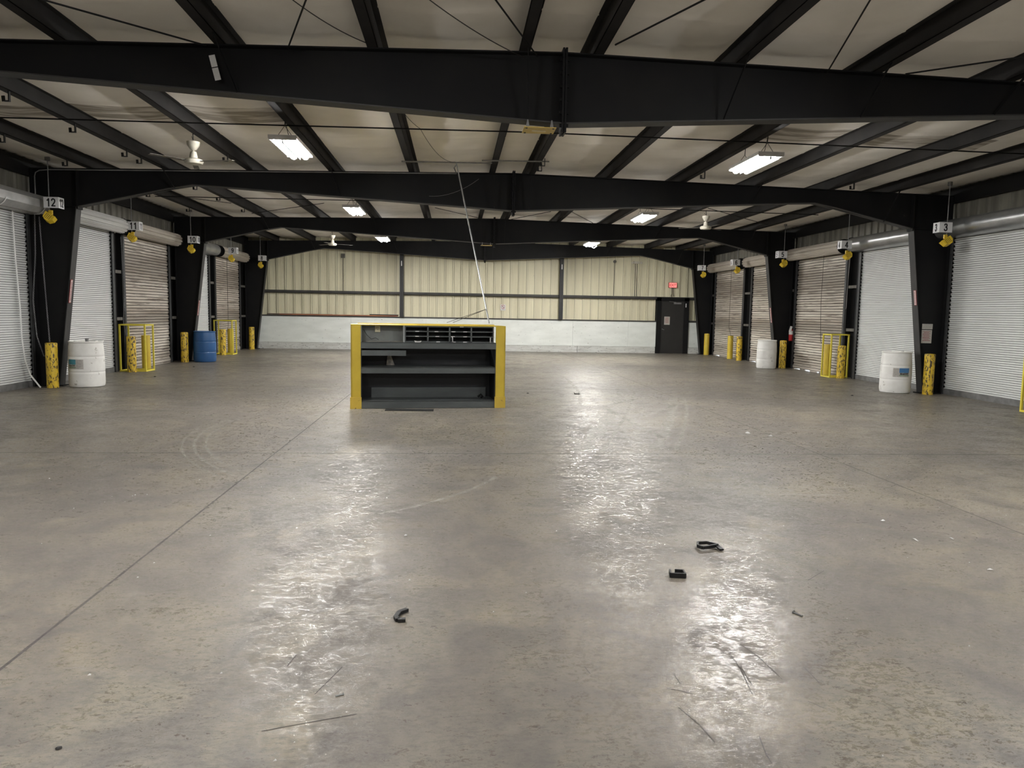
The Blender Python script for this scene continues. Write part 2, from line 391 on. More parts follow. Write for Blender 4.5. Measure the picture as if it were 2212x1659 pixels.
for c, r, p0, p1, w in tm:
    q = MB(); vs, fs = arc_strip(c, r, p0, p1, w); q.add(vs, fs)
    if w > .09:
        vs, fs = arc_strip(c, r+.24, p0, p1, .03); q.add(vs, fs)
    q.build('tire_mark', M['tyre'], fl)

# scratches and scrapes in the floor coating
SCRPTS = [[(0.938, 2.865), (0.982, 2.735), (1.003, 2.607)] ,[(0.933, 3.018), (0.989, 2.999), (1.033, 2.966)] ,[(1.003, 3.151), (1.006, 3.055)] ,[(1.631, 3.191), (1.632, 3.103), (1.631, 3.035)] ,[(1.427, 3.431), (1.462, 3.291), (1.479, 3.075)] ,[(1.335, 3.345), (1.328, 3.181), (1.29, 2.954)] ,[(-0.728, 2.768), (-0.572, 2.818), (-0.381, 2.874)] ,[(2.189, 4.286), (2.379, 4.453)] ,[(1.337, 3.203), (1.322, 3.032)] ,[(0.608, 3.234), (0.623, 3.164)] ,[(1.191, 2.644), (1.167, 2.524), (1.165, 2.468)] ,[(1.505, 2.887), (1.547, 2.83)] ,[(-0.748, 3.292), (-0.73, 3.405)] ,[(-0.577, 3.038), (-0.497, 3.281)] ,]
for q in SCRPTS:
    m_ = MB()
    for a, b_ in zip(q[:-1], q[1:]):
        d = Vector((b_[0]-a[0], b_[1]-a[1])).normalized()*.0022; n_ = (-d.y, d.x)
        m_.add([(a[0]-n_[0],a[1]-n_[1],.0009),(a[0]+n_[0],a[1]+n_[1],.0009),(b_[0]+n_[0],b_[1]+n_[1],.0009),(b_[0]-n_[0],b_[1]-n_[1],.0009)], [(0,1,2,3)])
    m_.build('floor_scratch', M['scratch'], fl)
# walls
def side_wall(side, doors, name):
    s = -1 if side == 'left' else 1
    x0 = WL if s < 0 else WR
    top = MB(); low = MB()
    top.box(x0+s*.10, x0+s*.24, -7, 31.2, 3.40, 4.75)
    y = -7 + .1
    while y < 31:                                   # ribs
        top.prism([(x0+s*.10, y), (x0+s*.10, y+.10), (x0+s*.065, y+.075), (x0+s*.065, y+.025)], 'z', 3.42, 4.5); y += .305
    ys = sorted(doors); prev = -7
    for a, b in ys + [(31.2, 31.2)]:
        low.box(x0+s*.10, x0+s*.24, prev, a-.02, 0, 3.40); prev = b+.02
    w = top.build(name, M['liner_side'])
    tag(w, 'dirty beige ribbed metal wall above the %s row of roller doors' % side, 'wall', kind='structure')
    low.build('infill_panel', M['infill'], w)
    return w
DL = {12: (12.2,15.25), 11: (15.95,18.80), 10: (19.42,22.37), 9: (23.2,25.88), 8: (26.55,29.46)}
DR = {3: (12.32,15.36), 4: (16.0,18.98), 5: (19.68,22.64), 6: (23.12,26.15), 7: (26.93,29.92)}
side_wall('left', list(DL.values()), 'wall_left'); side_wall('right', list(DR.values()), 'wall_right')
# plain lit panels where the wall is never seen (behind and beside the camera)
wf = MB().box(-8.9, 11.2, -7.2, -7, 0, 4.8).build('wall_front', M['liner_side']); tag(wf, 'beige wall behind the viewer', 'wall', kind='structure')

bw = MB(); bw.box(-8.9, 11.2, YB+.05, YB+.25, 0, 4.8)
x = -8.25
while x < 10.7:
    bw.prism([(x, YB+.05), (x+.004, YB+.008), (x+.050, YB+.008), (x+.054, YB+.05)], 'z', 1.25, 4.7)
    for q in (.14, .22, .29): bw.prism([(x+q, YB+.05), (x+q+.008, YB+.047), (x+q+.016, YB+.05)], 'z', 1.25, 4.7)
    x += .339
wb = bw.build('wall_back', M['liner']); tag(wb, 'beige ribbed metal wall across the far end', 'wall', kind='structure')
wa = MB()
for a, b in ((-8.15, -4.25), (-4.245, -1.2), (-1.195, 1.55), (1.555, 4.9), (4.905, 7.25), (7.255, 8.44)): wa.box(a, b, YB-.10, YB+.05, .27, 1.31)
wa.box(9.80, 10.55, YB-.10, YB+.05, .27, 1.31); wa.build('wainscot_panel', M['wains'], wb)
kb = MB(); kb.box(-8.15, 5.1, YB-.13, YB+.05, 0, .262); kb.box(5.12, 8.42, YB-.13, YB+.05, 0, .262); kb.box(9.82, 10.55, YB-.13, YB+.05, 0, .262); kb.build('kickboard', M['kick'], wb)

t1 = MB().box(-8.2, 8.44, YB-.12, YB+.05, 1.315, 1.365).box(9.80, 10.6, YB-.12, YB+.05, 1.315, 1.39).build('trim_1', M['girt']); tag(t1, 'dark sill along the top of the white boards', 'sill', kind='structure')
t2 = MB().box(-8.2, 10.6, YB-.10, YB+.05, 2.26, 2.275).box(-8.2, 10.6, YB-.10, YB-.085, 2.26, 2.36).box(-8.2, 10.6, YB-.04, YB-.03, 2.26, 2.36).box(-8.2,10.6,YB-.10,YB+.05,2.36,2.372)
t2 = t2.build('trim_2', M['girt']); tag(t2, 'dark horizontal girt across the middle of the far wall', 'girt', kind='structure')
for i, (px, lab) in enumerate(((-2.19, 'left'), (4.37, 'right'))):
    p = MB().box(px-.078, px+.078, YB-.26, YB-.25, 1.37, 4.2).box(px-.078, px+.078, YB-.12, YB-.11, 1.37, 4.2).box(px-.006, px+.006, YB-.26, YB-.11, 1.37, 4.2)
    o = p.build('wall_post', M['post']); tag(o, 'black steel wind post on the far wall, %s of the two' % lab, 'post', 'wind posts on the far wall')
    MB().box(px-.02, px+.02, YB-.266, YB-.26, 3.42, 3.62).build('sticker', M['white'], o)

# ceiling liner with sag between purlins and folds
PX_L = [.78, -.85, -2.44, -4.05, -5.66, -7.10]; PX_R = [1.48, 3.08, 4.66, 6.25, 7.86, 9.20]
def ceiling():
    xs = np.linspace(-8.7, 11.05, 230); ys = np.arange(-7, 31.3, .055)
    br = np.array(sorted(PX_L + PX_R + [-8.35, 10.7]))
    Xg, Yg = np.meshgrid(xs, ys)
    Z = 4.45 + .205 - .0198*np.abs(Xg - CX)
    idx = np.clip(np.searchsorted(br, Xg) - 1, 0, len(br)-2); a = br[idx]; b = br[idx+1]
    t = np.clip((Xg-a)/(b-a), 0, 1); hump = np.sin(PI*t)
    wide = (b-a)/1.6
    rng = np.random.RandomState(3)
    ph = rng.rand(40)*6.28
    Z -= wide*hump*(.055 + .012*np.sin(Yg*1.9 + ph[idx]) + .008*np.sin(Yg*4.3 + 2*ph[idx]))
    # seams: blanket laps run across the bay, hanging as soft ridges
    s0 = (Yg + .35*ph[idx]/6.28*0 + .10*(hump)) 
    for per, amp, wd, of in ((1.83, .018, .05, .4), (1.83, .010, .10, 1.15)):
        d = (s0 - of + .06*np.sin(3*Xg+ph[idx])) % per; d = np.minimum(d, per-d)
        Z -= amp*np.exp(-(d/wd)**2)*np.sqrt(hump+1e-6)
    Z -= .004*np.sin(Xg*7+Yg*9+ph[idx])*hump
    v = np.stack([Xg, Yg, Z], -1).reshape(-1,3); ny, nx = Xg.shape
    i = np.arange((ny-1)*nx).reshape(ny-1, nx)[:, :-1].ravel()
    f = np.stack([i, i+nx, i+nx+1, i+1], -1)
    me = bpy.data.meshes.new('ceiling'); me.from_pydata(v.tolist(), [], f.tolist()); me.materials.append(M['ceiling'])
    me.polygons.foreach_set('use_smooth', [True]*len(me.polygons)); me.update()
    o = bpy.data.objects.new('ceiling', me); COL.objects.link(o)
    tag(o, 'pale vinyl faced insulation sagging between the roof purlins', 'ceiling', kind='structure')
    MB().box(-9.2, 11.4, -7.3, 31.4, 4.72, 4.8).build('roof_sheet', M['galv_dull'], o)
ceiling()

# steel portal frames
TF = .014
def frame(i, y, label):
    root = empty('steel_portal', (CX, y, 0), label, 'steel frame', 'black steel frames across the building')
    fw = .10
    for s in (-1, 1):
        X = lambda d: CX + s*d
        zc = lambda d: zt(X(d))
        # rafter
        r = MB()
        r.prism([(X(0),3.698),(X(6.38),4.033),(X(8.6),3.55),(X(8.6),zc(8.6)),(X(0),zc(0))], 'y', y-.006, y+.006)
        bot = [(X(0),3.69),(X(5.9),4.005),(X(6.38),4.025),(X(6.85),3.94),(X(8.6),3.54)]
        if s < 0: bot = bot[::-1]
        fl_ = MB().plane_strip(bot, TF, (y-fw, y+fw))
        tp = [(X(0),zc(0)-TF),(X(9.45),zc(9.45)-TF)]
        if s < 0: tp = tp[::-1]
        r.plane_strip(tp, TF, (y-fw, y+fw))
        r.box(X(.004), X(.026), y-.11, y+.11, 3.60, zc(0)+.045)            # ridge splice plate
        r.box(X(8.575), X(8.6), y-.10, y+.10, 3.50, zc(8.6)-TF)
        for k in range(6): r.box(X(.026), X(.05), y-.085, y-.055, 3.66+k*.14, 3.69+k*.14)
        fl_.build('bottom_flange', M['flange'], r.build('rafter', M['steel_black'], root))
        c = MB()
        c.prism([(X(9.062),0),(X(8.612),3.54),(X(8.6),zc(8.6)-TF),(X(9.45),zc(9.45)-TF),(X(9.45),0)], 'y', y-.006, y+.006)
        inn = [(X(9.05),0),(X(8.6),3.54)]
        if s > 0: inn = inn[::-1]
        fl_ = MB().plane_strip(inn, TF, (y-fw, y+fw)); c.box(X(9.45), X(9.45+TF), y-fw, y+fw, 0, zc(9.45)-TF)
        c.box(X(8.6), X(9.45), y-fw, y+fw, 3.54, 3.552)                    # stiffener at the knee
        c.box(X(8.98), X(9.5), y-.12, y+.12, 0, .02)
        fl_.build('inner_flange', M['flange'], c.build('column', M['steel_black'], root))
    # flange braces from the bottom flange up to the purlins
    for px in ([PX_L[2], PX_R[3], PX_L[4], PX_R[5], PX_L[0], PX_R[0]] if i else [PX_L[2], PX_R[3], PX_L[0], PX_R[1], PX_R[2]]):
        d = abs(px-CX); zb = 3.69 + .34*min(d,6.38)/6.38 if d < 6.38 else 4.03 - .49*(d-6.38)/2.22
        s = -1 if px < CX else 1
        off = .0 if d < 1 else .33
        MB().bar((px - s*off*.35, y-.10, zb+.01), (px+s*.03, y-.10-max(.1,off), zt(px)+.02), .035, .006, up=(1,0,0)).build('flange_brace', M['steel_black'], root)
    return root
FR = [frame(0, FY[0], 'black steel beam overhead nearest the viewer, tapering across the whole hall'),
      frame(1, FY[1], 'black steel frame whose columns stand by the signs numbered 12 and 3'),
      frame(2, FY[2], 'black steel frame whose columns stand by the signs numbered 10 and 5'),
      frame(3, FY[3], 'black steel frame just in front of the far wall, by signs 8 and 7')]
# white tags on the near brace
q = MB(); q.bar((-2.565, 8.255, 4.245), (-2.54, 8.265, 4.13), .062, .003, up=(0,1,0)); q.bar((-2.538, 8.265, 4.12), (-2.51, 8.275, 4.0), .062, .003, up=(0,1,0)); q.build('tag', M['white'], FR[0])

# purlins
def purlin(wx, s, label):
    z0 = zt(wx); p = MB()
    p.box(wx, wx+s*.006, -7, 31.0, z0, z0+.2); p.box(wx, wx+s*.115, -7, 31.0, z0, z0+.006)
    p.box(wx+s*.109, wx+s*.115, -7, 31.0, z0, z0+.022); p.box(wx, wx-s*.06, -7, 31.0, z0+.194, z0+.2)
    o = p.build('roof_purlin', M['purlin']); tag(o, label, 'purlin', 'black roof purlins running the length of the hall')
ORD = ['first', 'second', 'third', 'fourth', 'fifth', 'sixth']
for k, wx in enumerate(PX_L): purlin(wx, -1, 'black roof purlin, %s to the left of the ridge' % ORD[k])
for k, wx in enumerate(PX_R): purlin(wx, 1, 'black roof purlin, %s to the right of the ridge' % ORD[k])
for s, lab in ((-1,'left'),(1,'right')):
    ex = CX + s*9.47
    o = MB().box(ex, ex+s*.05, -7, 30.8, 4.10, 4.42).box(ex-s*.05, ex, -7, 30.8, 4.10, 4.115).build('eave_strut', M['steel_black']); tag(o, 'black eave beam along the top of the %s wall' % lab, 'beam', 'black eave beams')

# bridging rods across the purlins, one per bay, and diagonal rods
for y, lab in ((11.5, 'between the nearest two frames'), (18.95, 'between the second and third frames')):
    m_ = MB(); m_.tube([(-7.3,y,4.28),(CX,y,4.345),(9.4,y,4.28)], .011, 6)
    tag(m_.build('bridging_rod', M['steel_black']), 'thin black rod strung across under the purlins ' + lab, 'rod', 'straight rods under the purlins')
diag = [((-3.72,7.28),(-2.63,8.29),4,'meeting the nearest beam left of the white tags'), ((-1.8,8.31),(-1.35,7.0),4,'rising left of the middle above the nearest beam'),
        ((.33,6.8),(.85,8.18),4,'crossing at the ridge above the nearest beam'), ((1.6,7.74),(2.13,6.58),4,'just right of the ridge above the nearest beam'),
        ((4.13,8.31),(3.54,6.42),4,'reaching the nearest beam well right of the ridge'), ((5.0,8.23),(5.86,7.55),5,'at the upper right corner of the view')]
for a, b, ye, lab in diag:
    if a[1] > b[1]: a, b = b, a
    t = (ye-a[1])/(b[1]-a[1]); e = (a[0]+(b[0]-a[0])*t, ye)
    e = e if abs(e[0]) < 7.5 else (math.copysign(7.4, e[0]), a[1]+(math.copysign(7.4,e[0])-a[0])*(b[1]-a[1])/(b[0]-a[0]))
    tag(MB().tube([(e[0],e[1],4.35),(b[0],b[1],4.35)], .009, 6).build('brace_rod', M['steel_black']), 'thin black diagonal roof rod ' + lab, 'rod', 'diagonal roof rods')
for a, b, lab in [((-5.9,22.3),(-3.4,19.76),'left side beyond the second frame'), ((-5.87,20.24),(-7.0,19.2),'at the far left beyond the second frame'), ((.9,22.3),(-.56,20.05),'left of the ridge beyond the second frame'),
                  ((1.5,22.3),(2.54,20.15),'right of the ridge beyond the second frame'), ((3.05,20.0),(4.1,22.4),'between lamps beyond the second frame'),
                  ((6.39,18.75),(9.3,21.8),'beside the far right ceiling fan')]:
    tag(MB().tube([(*a,4.34),(*b,4.34)], .008, 6).build('brace_rod', M['steel_black']), 'thin black diagonal roof rod ' + lab, 'rod', 'diagonal roof rods')

# ------------------------------------------------------------------ roller doors
def rdoor(num, side, y0, y1, kind):
    s = -1 if side == 'left' else 1
    x0 = WL if s < 0 else WR
    root = empty('door_%d' % num, (x0, (y0+y1)/2, 0), '%s roller door beside the hanging number %d sign, %s wall' % ({'w':'white','t':'dirty tan','v':'white'}[kind], num, side), 'roller door', 'roller doors', 'structure')
    pitch = .0445 if kind != 't' else .0762
    cm = M['curtain_tan'] if kind == 't' else M['curtain_white']
    xs = x0 + s*.03                                   # curtain face
    prof = []; z = .11
    while z < 3.50:
        d = .011 if kind != 't' else .015
        for tz, dd in ((0,1),(.08,.15),(.28,-.35),(.55,-.45),(.80,-.1),(.90,.95)):
            prof.append((xs + s*d*dd, z+tz*pitch))
        z += pitch
    c = MB(); n = len(prof)
    c.v = [(px, yy, pz) for yy in (y0-.03, y1+.03) for px, pz in prof]; c.f = [(i, i+1, n+i+1, n+i) for i in range(n-1)]
    c.build('curtain', cm, root)
    bb = MB()
    gaps = {7: [(29.2,29.62),(28.25,28.36)], 6: [(25.55,25.95)], 5: [(22.15,22.52),(21.5,21.85),(20.95,21.1)]}.get(num, [])
    bb.box(xs-.025, xs+.025, y0-.02, y1+.02, .028, .125)
    cuts = sorted(gaps); p = y0-.02
    for a, b in cuts + [(y1+.02, y1+.02)]:
        if a > p: bb.box(xs-.02, xs+.02, p, a, 0, .03)
        p = b
    bb.build('bottom_bar', M['galv_dull'] if kind != 't' else M['curtain_tan'], root)
    for yy, t in ((y0, -1), (y1, 1)):
        g = MB(); g.box(x0-s*.03, x0+s*.02, yy-.0*t, yy+t*.012, 0, 3.42); g.box(x0-s*.03, x0-s*.022, yy-t*.035, yy+t*.05, 0, 3.42)
        g.build('guide', M['guide'], root)
        j = MB(); j.box(x0-s*.02, x0+s*.12, yy+t*.05, yy+t*.13, 0, 3.5); 
        zz = .14
        while zz < 3.35:
            j.box(xs-s*.022, xs+s*.01, yy-t*.022, yy+t*.02, zz, zz+pitch); zz += pitch*2
        j.build('jamb', M['steel_black'], root)
    xc, zc, R = x0 - s*.20, 3.545, .185
    ya, yb = y0-.13, y1+.12
    hd = MB()
    if kind == 't' or kind == 'v':
        K = 84; nr = 12 if kind == 't' else 12
        pr = []
        for k in range(K):
            a = 2*PI*k/K; fr = (k*nr/K) % 1.0
            rr = R - (.034 if fr < .16 else 0.006*math.cos((fr-.58)*PI*1.1))
            pr.append((xc+rr*math.cos(a), zc+rr*math.sin(a)))
        hd.prism(pr, 'y', ya, yb); hd.build('coil', M['coil_tan'] if kind == 't' else M['coil_white'], root, smooth=False)
        e = MB()
        for yy in (ya-.02, yb): e.prism([(xc+.195*math.cos(2*PI*k/20), zc+.195*math.sin(2*PI*k/20)) for k in range(20)], 'y', yy, yy+.02)
        e.build('end_bracket', M['steel_black'] , root)
    else:
        if num == 12: pts = [(xc+R*1.02*math.cos(a), zc+R*1.02*math.sin(a)) for a in [PI*(.12+k*.25) for k in range(8)]]
        else: pts = [(xc+R*math.cos(2*PI*k/40), zc+R*math.sin(2*PI*k/40)) for k in range(40)]
        hd.prism(pts, 'y', ya, yb)
        hd.box(xc, x0+s*.06, ya, yb, zc+R-.012, zc+R); hd.box(xc, x0+s*.06, ya, yb, zc-R, zc-R+.012)
        hd.build('hood', M['galv'] if num != 12 else M['galv_soft'], root, smooth=(num != 12))
        e = MB()
        for yy in (ya-.03, yb+.01): e.prism([(xc+.20*math.cos(2*PI*k/24), zc+.20*math.sin(2*PI*k/24)) for k in range(24)], 'y', yy, yy+.02)
        e.build('end_bracket', M['steel_black'], root)
    return root
doors = {}
for n, k in ((12,'w'),(11,'v'),(10,'t'),(9,'w'),(8,'t')): doors[n] = rdoor(n, 'left', *DL[n], k)
for n, k in ((3,'w'),(4,'w'),(5,'t'),(6,'t'),(7,'t')): doors[n] = rdoor(n, 'right', *DR[n], k)
# white pull strap on the curtain of door 12
sp = [(-8.255,14.72,3.40),(-8.25,14.74,2.5),(-8.25,14.82,1.5),(-8.25,14.83,.95),(-8.24,14.88,.55),(-8.20,14.97,.25),(-8.05,15.02,.006)]
m_ = MB()
for a, b in zip(sp[:-1], sp[1:]): m_.bar(a, b, .045, .004, up=(1,0,0))
m_.build('pull_strap', M['white'], doors[12])
for yy in (15.20, 13.95):
    m_ = MB(); A = [math.radians(a) for a in range(-95, -9, 12)]
    for a, b in zip(A[:-1], A[1:]): m_.bar((-8.10+.196*math.cos(a), yy, 3.545+.196*math.sin(a)), (-8.10+.196*math.cos(b), yy, 3.545+.196*math.sin(b)), .004, .03, up=(0,1,0))
    m_.build('hood_strap', M['white'], doors[12])
# girts in the dark gaps beside the doors
k = 3
for side, gaps in (('left', [(15.40,15.82),(18.93,19.30),(22.50,23.07),(26.02,26.42),(29.60,30.8)]), ('right', [(15.50,15.87),(19.11,19.55),(22.77,22.99),(26.28,26.80),(30.05,30.8)])):
    s = -1 if side == 'left' else 1; x0 = WL if s < 0 else WR
    mb = MB()
    for a, b in gaps:
        for z in (1.26, 2.42): mb.box(x0-s*.0, x0+s*.10, a, b, z, z+.075)
    o = mb.build('trim_%d' % k, M['girt_light']); k += 1
    tag(o, 'dusty horizontal girts in the dark gaps between the %s doors' % side, 'girts', kind='structure')

# personnel door in the far wall
dr = empty('door_13', (9.12, YB-.1, 0), 'dark grey personnel door in the far wall under the exit sign', 'door', kind='structure')
MB().box(8.62, 9.62, YB-.12, YB-.07, .01, 2.20).build('leaf', M['door_dark'], dr)
MB().box(8.44, 8.62, YB-.16, YB+.05, 0, 2.34).box(9.62, 9.82, YB-.16, YB+.05, 0, 2.34).box(8.44, 9.82, YB-.16, YB+.05, 2.20, 2.34).build('door_frame', M['steel_black'], dr)
MB().box(9.16, 9.48, YB-.165, YB-.12, 2.075, 2.145).bar((9.25,YB-.17,2.15),(8.95,YB-.2,2.185),.02,.015).build('door_closer', M['galv_dull'], dr)
MB().tube([(8.70,YB-.12,1.02),(8.70,YB-.17,1.02)], .014, 8).tube([(8.69,YB-.17,1.03),(8.78,YB-.175,.99)], .012, 8).build('door_handle', M['galv'], dr)
MB().box(9.665, 9.70, YB-.168, YB-.16, 1.95, 2.11).build('sticker', M['white'], dr)

def notice(x, y, z0, z1, w, label, lines=8, name='paper_notice', tilt=0):
    root = empty(name, (x, y, z0), label, 'notice')
    MB().box(x-w/2, x+w/2, y-.004, y, z0, z1).build('sheet', M['paper'], root)
    t = MB(); h = z1-z0
    for k in range(lines):
        zz = z1 - h*.12 - k*h*.76/lines; a = -w*.38 + (w*.1 if k % 3 == 1 else 0); b = w*.36 - (w*.12 if k % 2 else 0)
        t.box(x+a, x+b, y-.0055, y-.004, zz-h*.018, zz+h*.012)
    t.build('printed_lines', M['red_ink'] if lines > 8 else M['cable_grey'], root)
    return root
notice(8.90, YB-.121, 1.21, 1.55, .24, 'white printed notice on the dark far door above its handle', 9)
notice(10.29, 15.489, 1.405, 1.52, .24, 'small grey paper above the larger notice on the black column by door 3', 3)
notice(10.285, 15.489, 1.10, 1.39, .235, 'framed printed notice on the black column above the bollard by door 3', 9)

# exit sign
ex = empty('exit_sign', (9.12, YB-.02, 2.76), 'lit red exit sign on the far wall above the dark door', 'exit sign')
MB().box(8.95, 9.29, YB-.06, YB+.02, 2.76, 2.98).build('housing', M['red'], ex)
MB().box(8.965, 9.275, YB-.066, YB-.06, 2.775, 2.965).build('face', M['exit_glow'], ex)
text('EXIT', .16, face_mat((9.12, YB-.069, 2.865), (1,0,0), (0,0,1)), M['red_ink'], ex, sx=.85, off=.004)
cdt = MB()
for a in (9.09, 9.15): cdt.tube([(a,YB-.02,2.76),(a,YB-.02,2.50),(a+(a-9.12)*1.2,YB-.02,2.40)], .010, 6)
cdt.build('conduit', M['cable'], ex)
# no smoking sign
ns = empty('no_smoking_sign', (1.97, YB-.0, 1.69), 'small white no smoking sign on the far wall right of the kiosk', 'sign')
MB().box(1.865, 2.08, YB+.004, YB+.012, 1.69, 1.93).build('panel', M['white'], ns)
rg = MB()
for k in range(24):
    a, b = 2*PI*k/24, 2*PI*(k+1)/24
    rg.bar((1.972+.072*math.cos(a), YB+.003, 1.838+.072*math.sin(a)), (1.972+.072*math.cos(b), YB+.003, 1.838+.072*math.sin(b)), .003, .018, up=(0,1,0) if False else (0,0,1))
rg.bar((1.925,YB+.002,1.885),(2.02,YB+.002,1.79), .003, .016)
rg.build('prohibition_ring', M['red_ink'], ns)
MB().box(1.935, 2.00, YB+.0, YB+.003, 1.83, 1.845).box(2.0,2.012,YB+.0,YB+.003,1.83,1.845).build('cigarette', M['ink'], ns)
text('NO SMOKING', .030, face_mat((1.972, YB+.002, 1.722), (1,0,0), (0,0,1)), M['ink'], ns, off=.0006)
# emergency light and round box on the far wall
el = empty('emergency_light', (7.55, YB, 3.72), 'cream twin head emergency light high on the far wall', 'light fixture')
MB().box(7.42, 7.66, YB-.07, YB+.0, 3.73, 3.83).build('housing', M['ivory'], el)
for a in (7.36, 7.73): MB().tube([(a,YB-.03,3.77),(a,YB-.11,3.765)], .045, 14).build('lamp_head', M['ivory'], el)
MB().tube([(7.50,YB-.0,3.73),(7.50,YB-.0,2.38)], .010, 6).tube([(7.58,YB-.0,3.73),(7.58,YB-.0,2.38)], .010, 6).build('conduit', M['girt'], el)
for x, z, lab in ((6.62, 3.80, 'small round grey box with conduit left of the emergency light'), (-4.56, 3.79, 'small grey square box with conduit high on the far wall, left part')):
    b_ = empty('junction_box', (x, YB, z), lab, 'junction box')
    if x > 0: MB().tube([(x,YB+.01,z),(x,YB-.05,z)], .065, 18).build('box', M['girt_light'], b_)
    else: MB().box(x-.075,x+.075,YB-.05,YB+.008,z-.085,z+.085).build('box', M['girt_light'], b_)
    MB().tube([(x-.01,YB-.0,z-.06),(x-.01,YB-.0,2.38)], .011, 6).build('conduit', M['girt'], b_)
# long rods lying on the sill
for k, (a, b, z, mt, r, lab) in enumerate([(-7.1,-2.45,1.385,'orange_pipe',.016,'long rusty orange pipe lying on the far left sill, front one'),
        (-6.6,-2.35,1.392,'orange_pipe',.02,'long rusty orange pipe lying on the far left sill behind another'),
        (-7.6,-5.0,1.40,'brown_wood',.02,'brown lath at the left end of the far sill'),
        (-3.5,-2.33,1.43,'black',.018,'short black bar on the far sill beside the left wind post')]):
    tag(MB().tube([(a,YB-.10+.035*k,z),(b,YB-.08+.03*k,z-.004)], r, 8).build(('pipe' if k < 2 else 'lath' if k == 2 else 'bar'), M[mt]), lab, 'pipe' if k < 2 else 'bar')

# ------------------------------------------------------------------ hanging lamps
lamp_em = {}
def make_lamp():
    root = empty('hanging_lamp', (0,0,0), 'x', 'ceiling lamp', 'twin tube lamps hung from the roof')
    MB().box(-.012, .012, -.60, .60, -.062, .05).build('spine', M['galv_dull'], root)
    MB().box(-.20,.20,-.615,-.60,-.02,.05).box(-.20,.20,.60,.615,-.02,.05).box(-.20,.20,-.62,.62,.046,.052).box(-.206,-.20,-.62,.62,.0,.052).box(.20,.206,-.62,.62,.0,.052).build('housing', M['reflector'], root)
    for s in (-1, 1):
        MB().tube([(s*.092,-.59,-.010),(s*.092,.59,-.010)], .052, 14).build('tube', M['lamp'], root)
    for yy in (-.45, .45):
        h = MB()
        h.tube([(-.12,yy,.05),(0,yy,.22)], .004, 5); h.tube([(.12,yy,.05),(0,yy,.22)], .004, 5); h.tube([(0,yy,.22),(.01,yy,.42)], .006, 5)
        h.build('hanger', M['cable'], root)
    MB().tube([(0,-.45,.3),(.02,-.3,.12),(0,0,.06)], .005, 5).build('power_cord', M['cable'], root)
    return root
lp = make_lamp()
LP = [(-2.52,11.85,'nearest lit lamp on the left side of the roof'), (4.78,11.85,'nearest lit lamp on the right side of the roof'),
      (-2.52,18.9,'lit lamp left of the ridge seen beyond the second frame'), (4.75,18.75,'lit lamp right of the ridge seen beyond the second frame'),
      (-2.52,26.1,'farthest lit lamp on the left'), (4.77,26.1,'farthest lit lamp on the right with a hanging white loop'),
      (-2.52,4.7,'lit lamp overhead on the left, above the viewer'), (4.78,4.7,'lit lamp overhead on the right, above the viewer'),
      (-2.52,-2.6,'lit lamp behind the viewer on the left'), (4.78,-2.6,'lit lamp behind the viewer on the right')]
for i, (x, y, lab) in enumerate(LP):
    o = lp if i == 0 else copy_tree(lp)
    place(o, (x, y, 4.07), 0, lab)
    if i in (4, 5):
        for ch in o.children:
            if ch.name.startswith('tube'): ch.data = ch.data.copy(); ch.data.materials[0] = M['lamp_far' if i == 4 else 'lamp_far_bright']
    if i in (2, 3):
        for ch in o.children:
            if ch.name.startswith('tube'): ch.data = ch.data.copy(); ch.data.materials[0] = M['lamp_mid']
    if i == 5: MB().tube([(x-.08+.0,y-.3,4.03),(x-.1,y-.32,3.95),(x,y-.33,3.89),(x+.1,y-.32,3.95),(x+.08,y-.3,4.03)], .008, 6).build('loop', M['lamp'], o)

# ------------------------------------------------------------------ ceiling fans
def make_fan():
    root = empty('ceiling_fan', (0,0,0), 'x', 'ceiling fan', 'ceiling fans')
    MB().lathe([(.03,-.01),(.13,.0),(.148,.03),(.148,.058),(.11,.08),(.05,.09)], seg=28).build('motor', M['ivory'], root, True)
    MB().lathe([(.06,.085),(.065,.10),(.052,.17),(.045,.19)], seg=20).build('collar', M['ivory'], root, True)
    MB().tube([(0,0,.18),(0,0,.34)], .013, 8).build('rod', M['ivory'], root)
    MB().lathe([(.02,.21),(.05,.225),(.095,.29),(.102,.345),(.03,.35)], seg=24).build('canopy', M['ivory'], root, True)
    MB().tube([(0,0,.33),(.005,0,.42),(-.012,0,.45),(.0,0,.49)], .008, 6).tube([(0,0,.36),(-.05,.01,.42),(-.075,0,.39)], .004, 5).build('hook', M['cable'], root)
    for k in range(3):
        a = 2*PI*k/3 + .12
        R_ = Matrix.Rotation(a, 4, 'Z') @ Matrix.Rotation(math.radians(5), 4, 'X')
        MB().box(.10, .70, -.045, .045, .038, .043).box(.08,.2,-.02,.02,.036,.046).xf(R_).build('blade', M['blade'], root)
    return root
fn = make_fan()
for i, (x, y, z, rz, lab) in enumerate([(-4.20,12.5,3.90,1.71,'ivory ceiling fan nearest the viewer, on the left'), (6.60,19.5,3.90,.55,'ivory ceiling fan on the right side of the hall'),
                                     (-4.33,26.8,3.86,.2,'ivory ceiling fan farthest away on the left')]):
    place(fn if i == 0 else copy_tree(fn), (x, y, z), rz, lab)

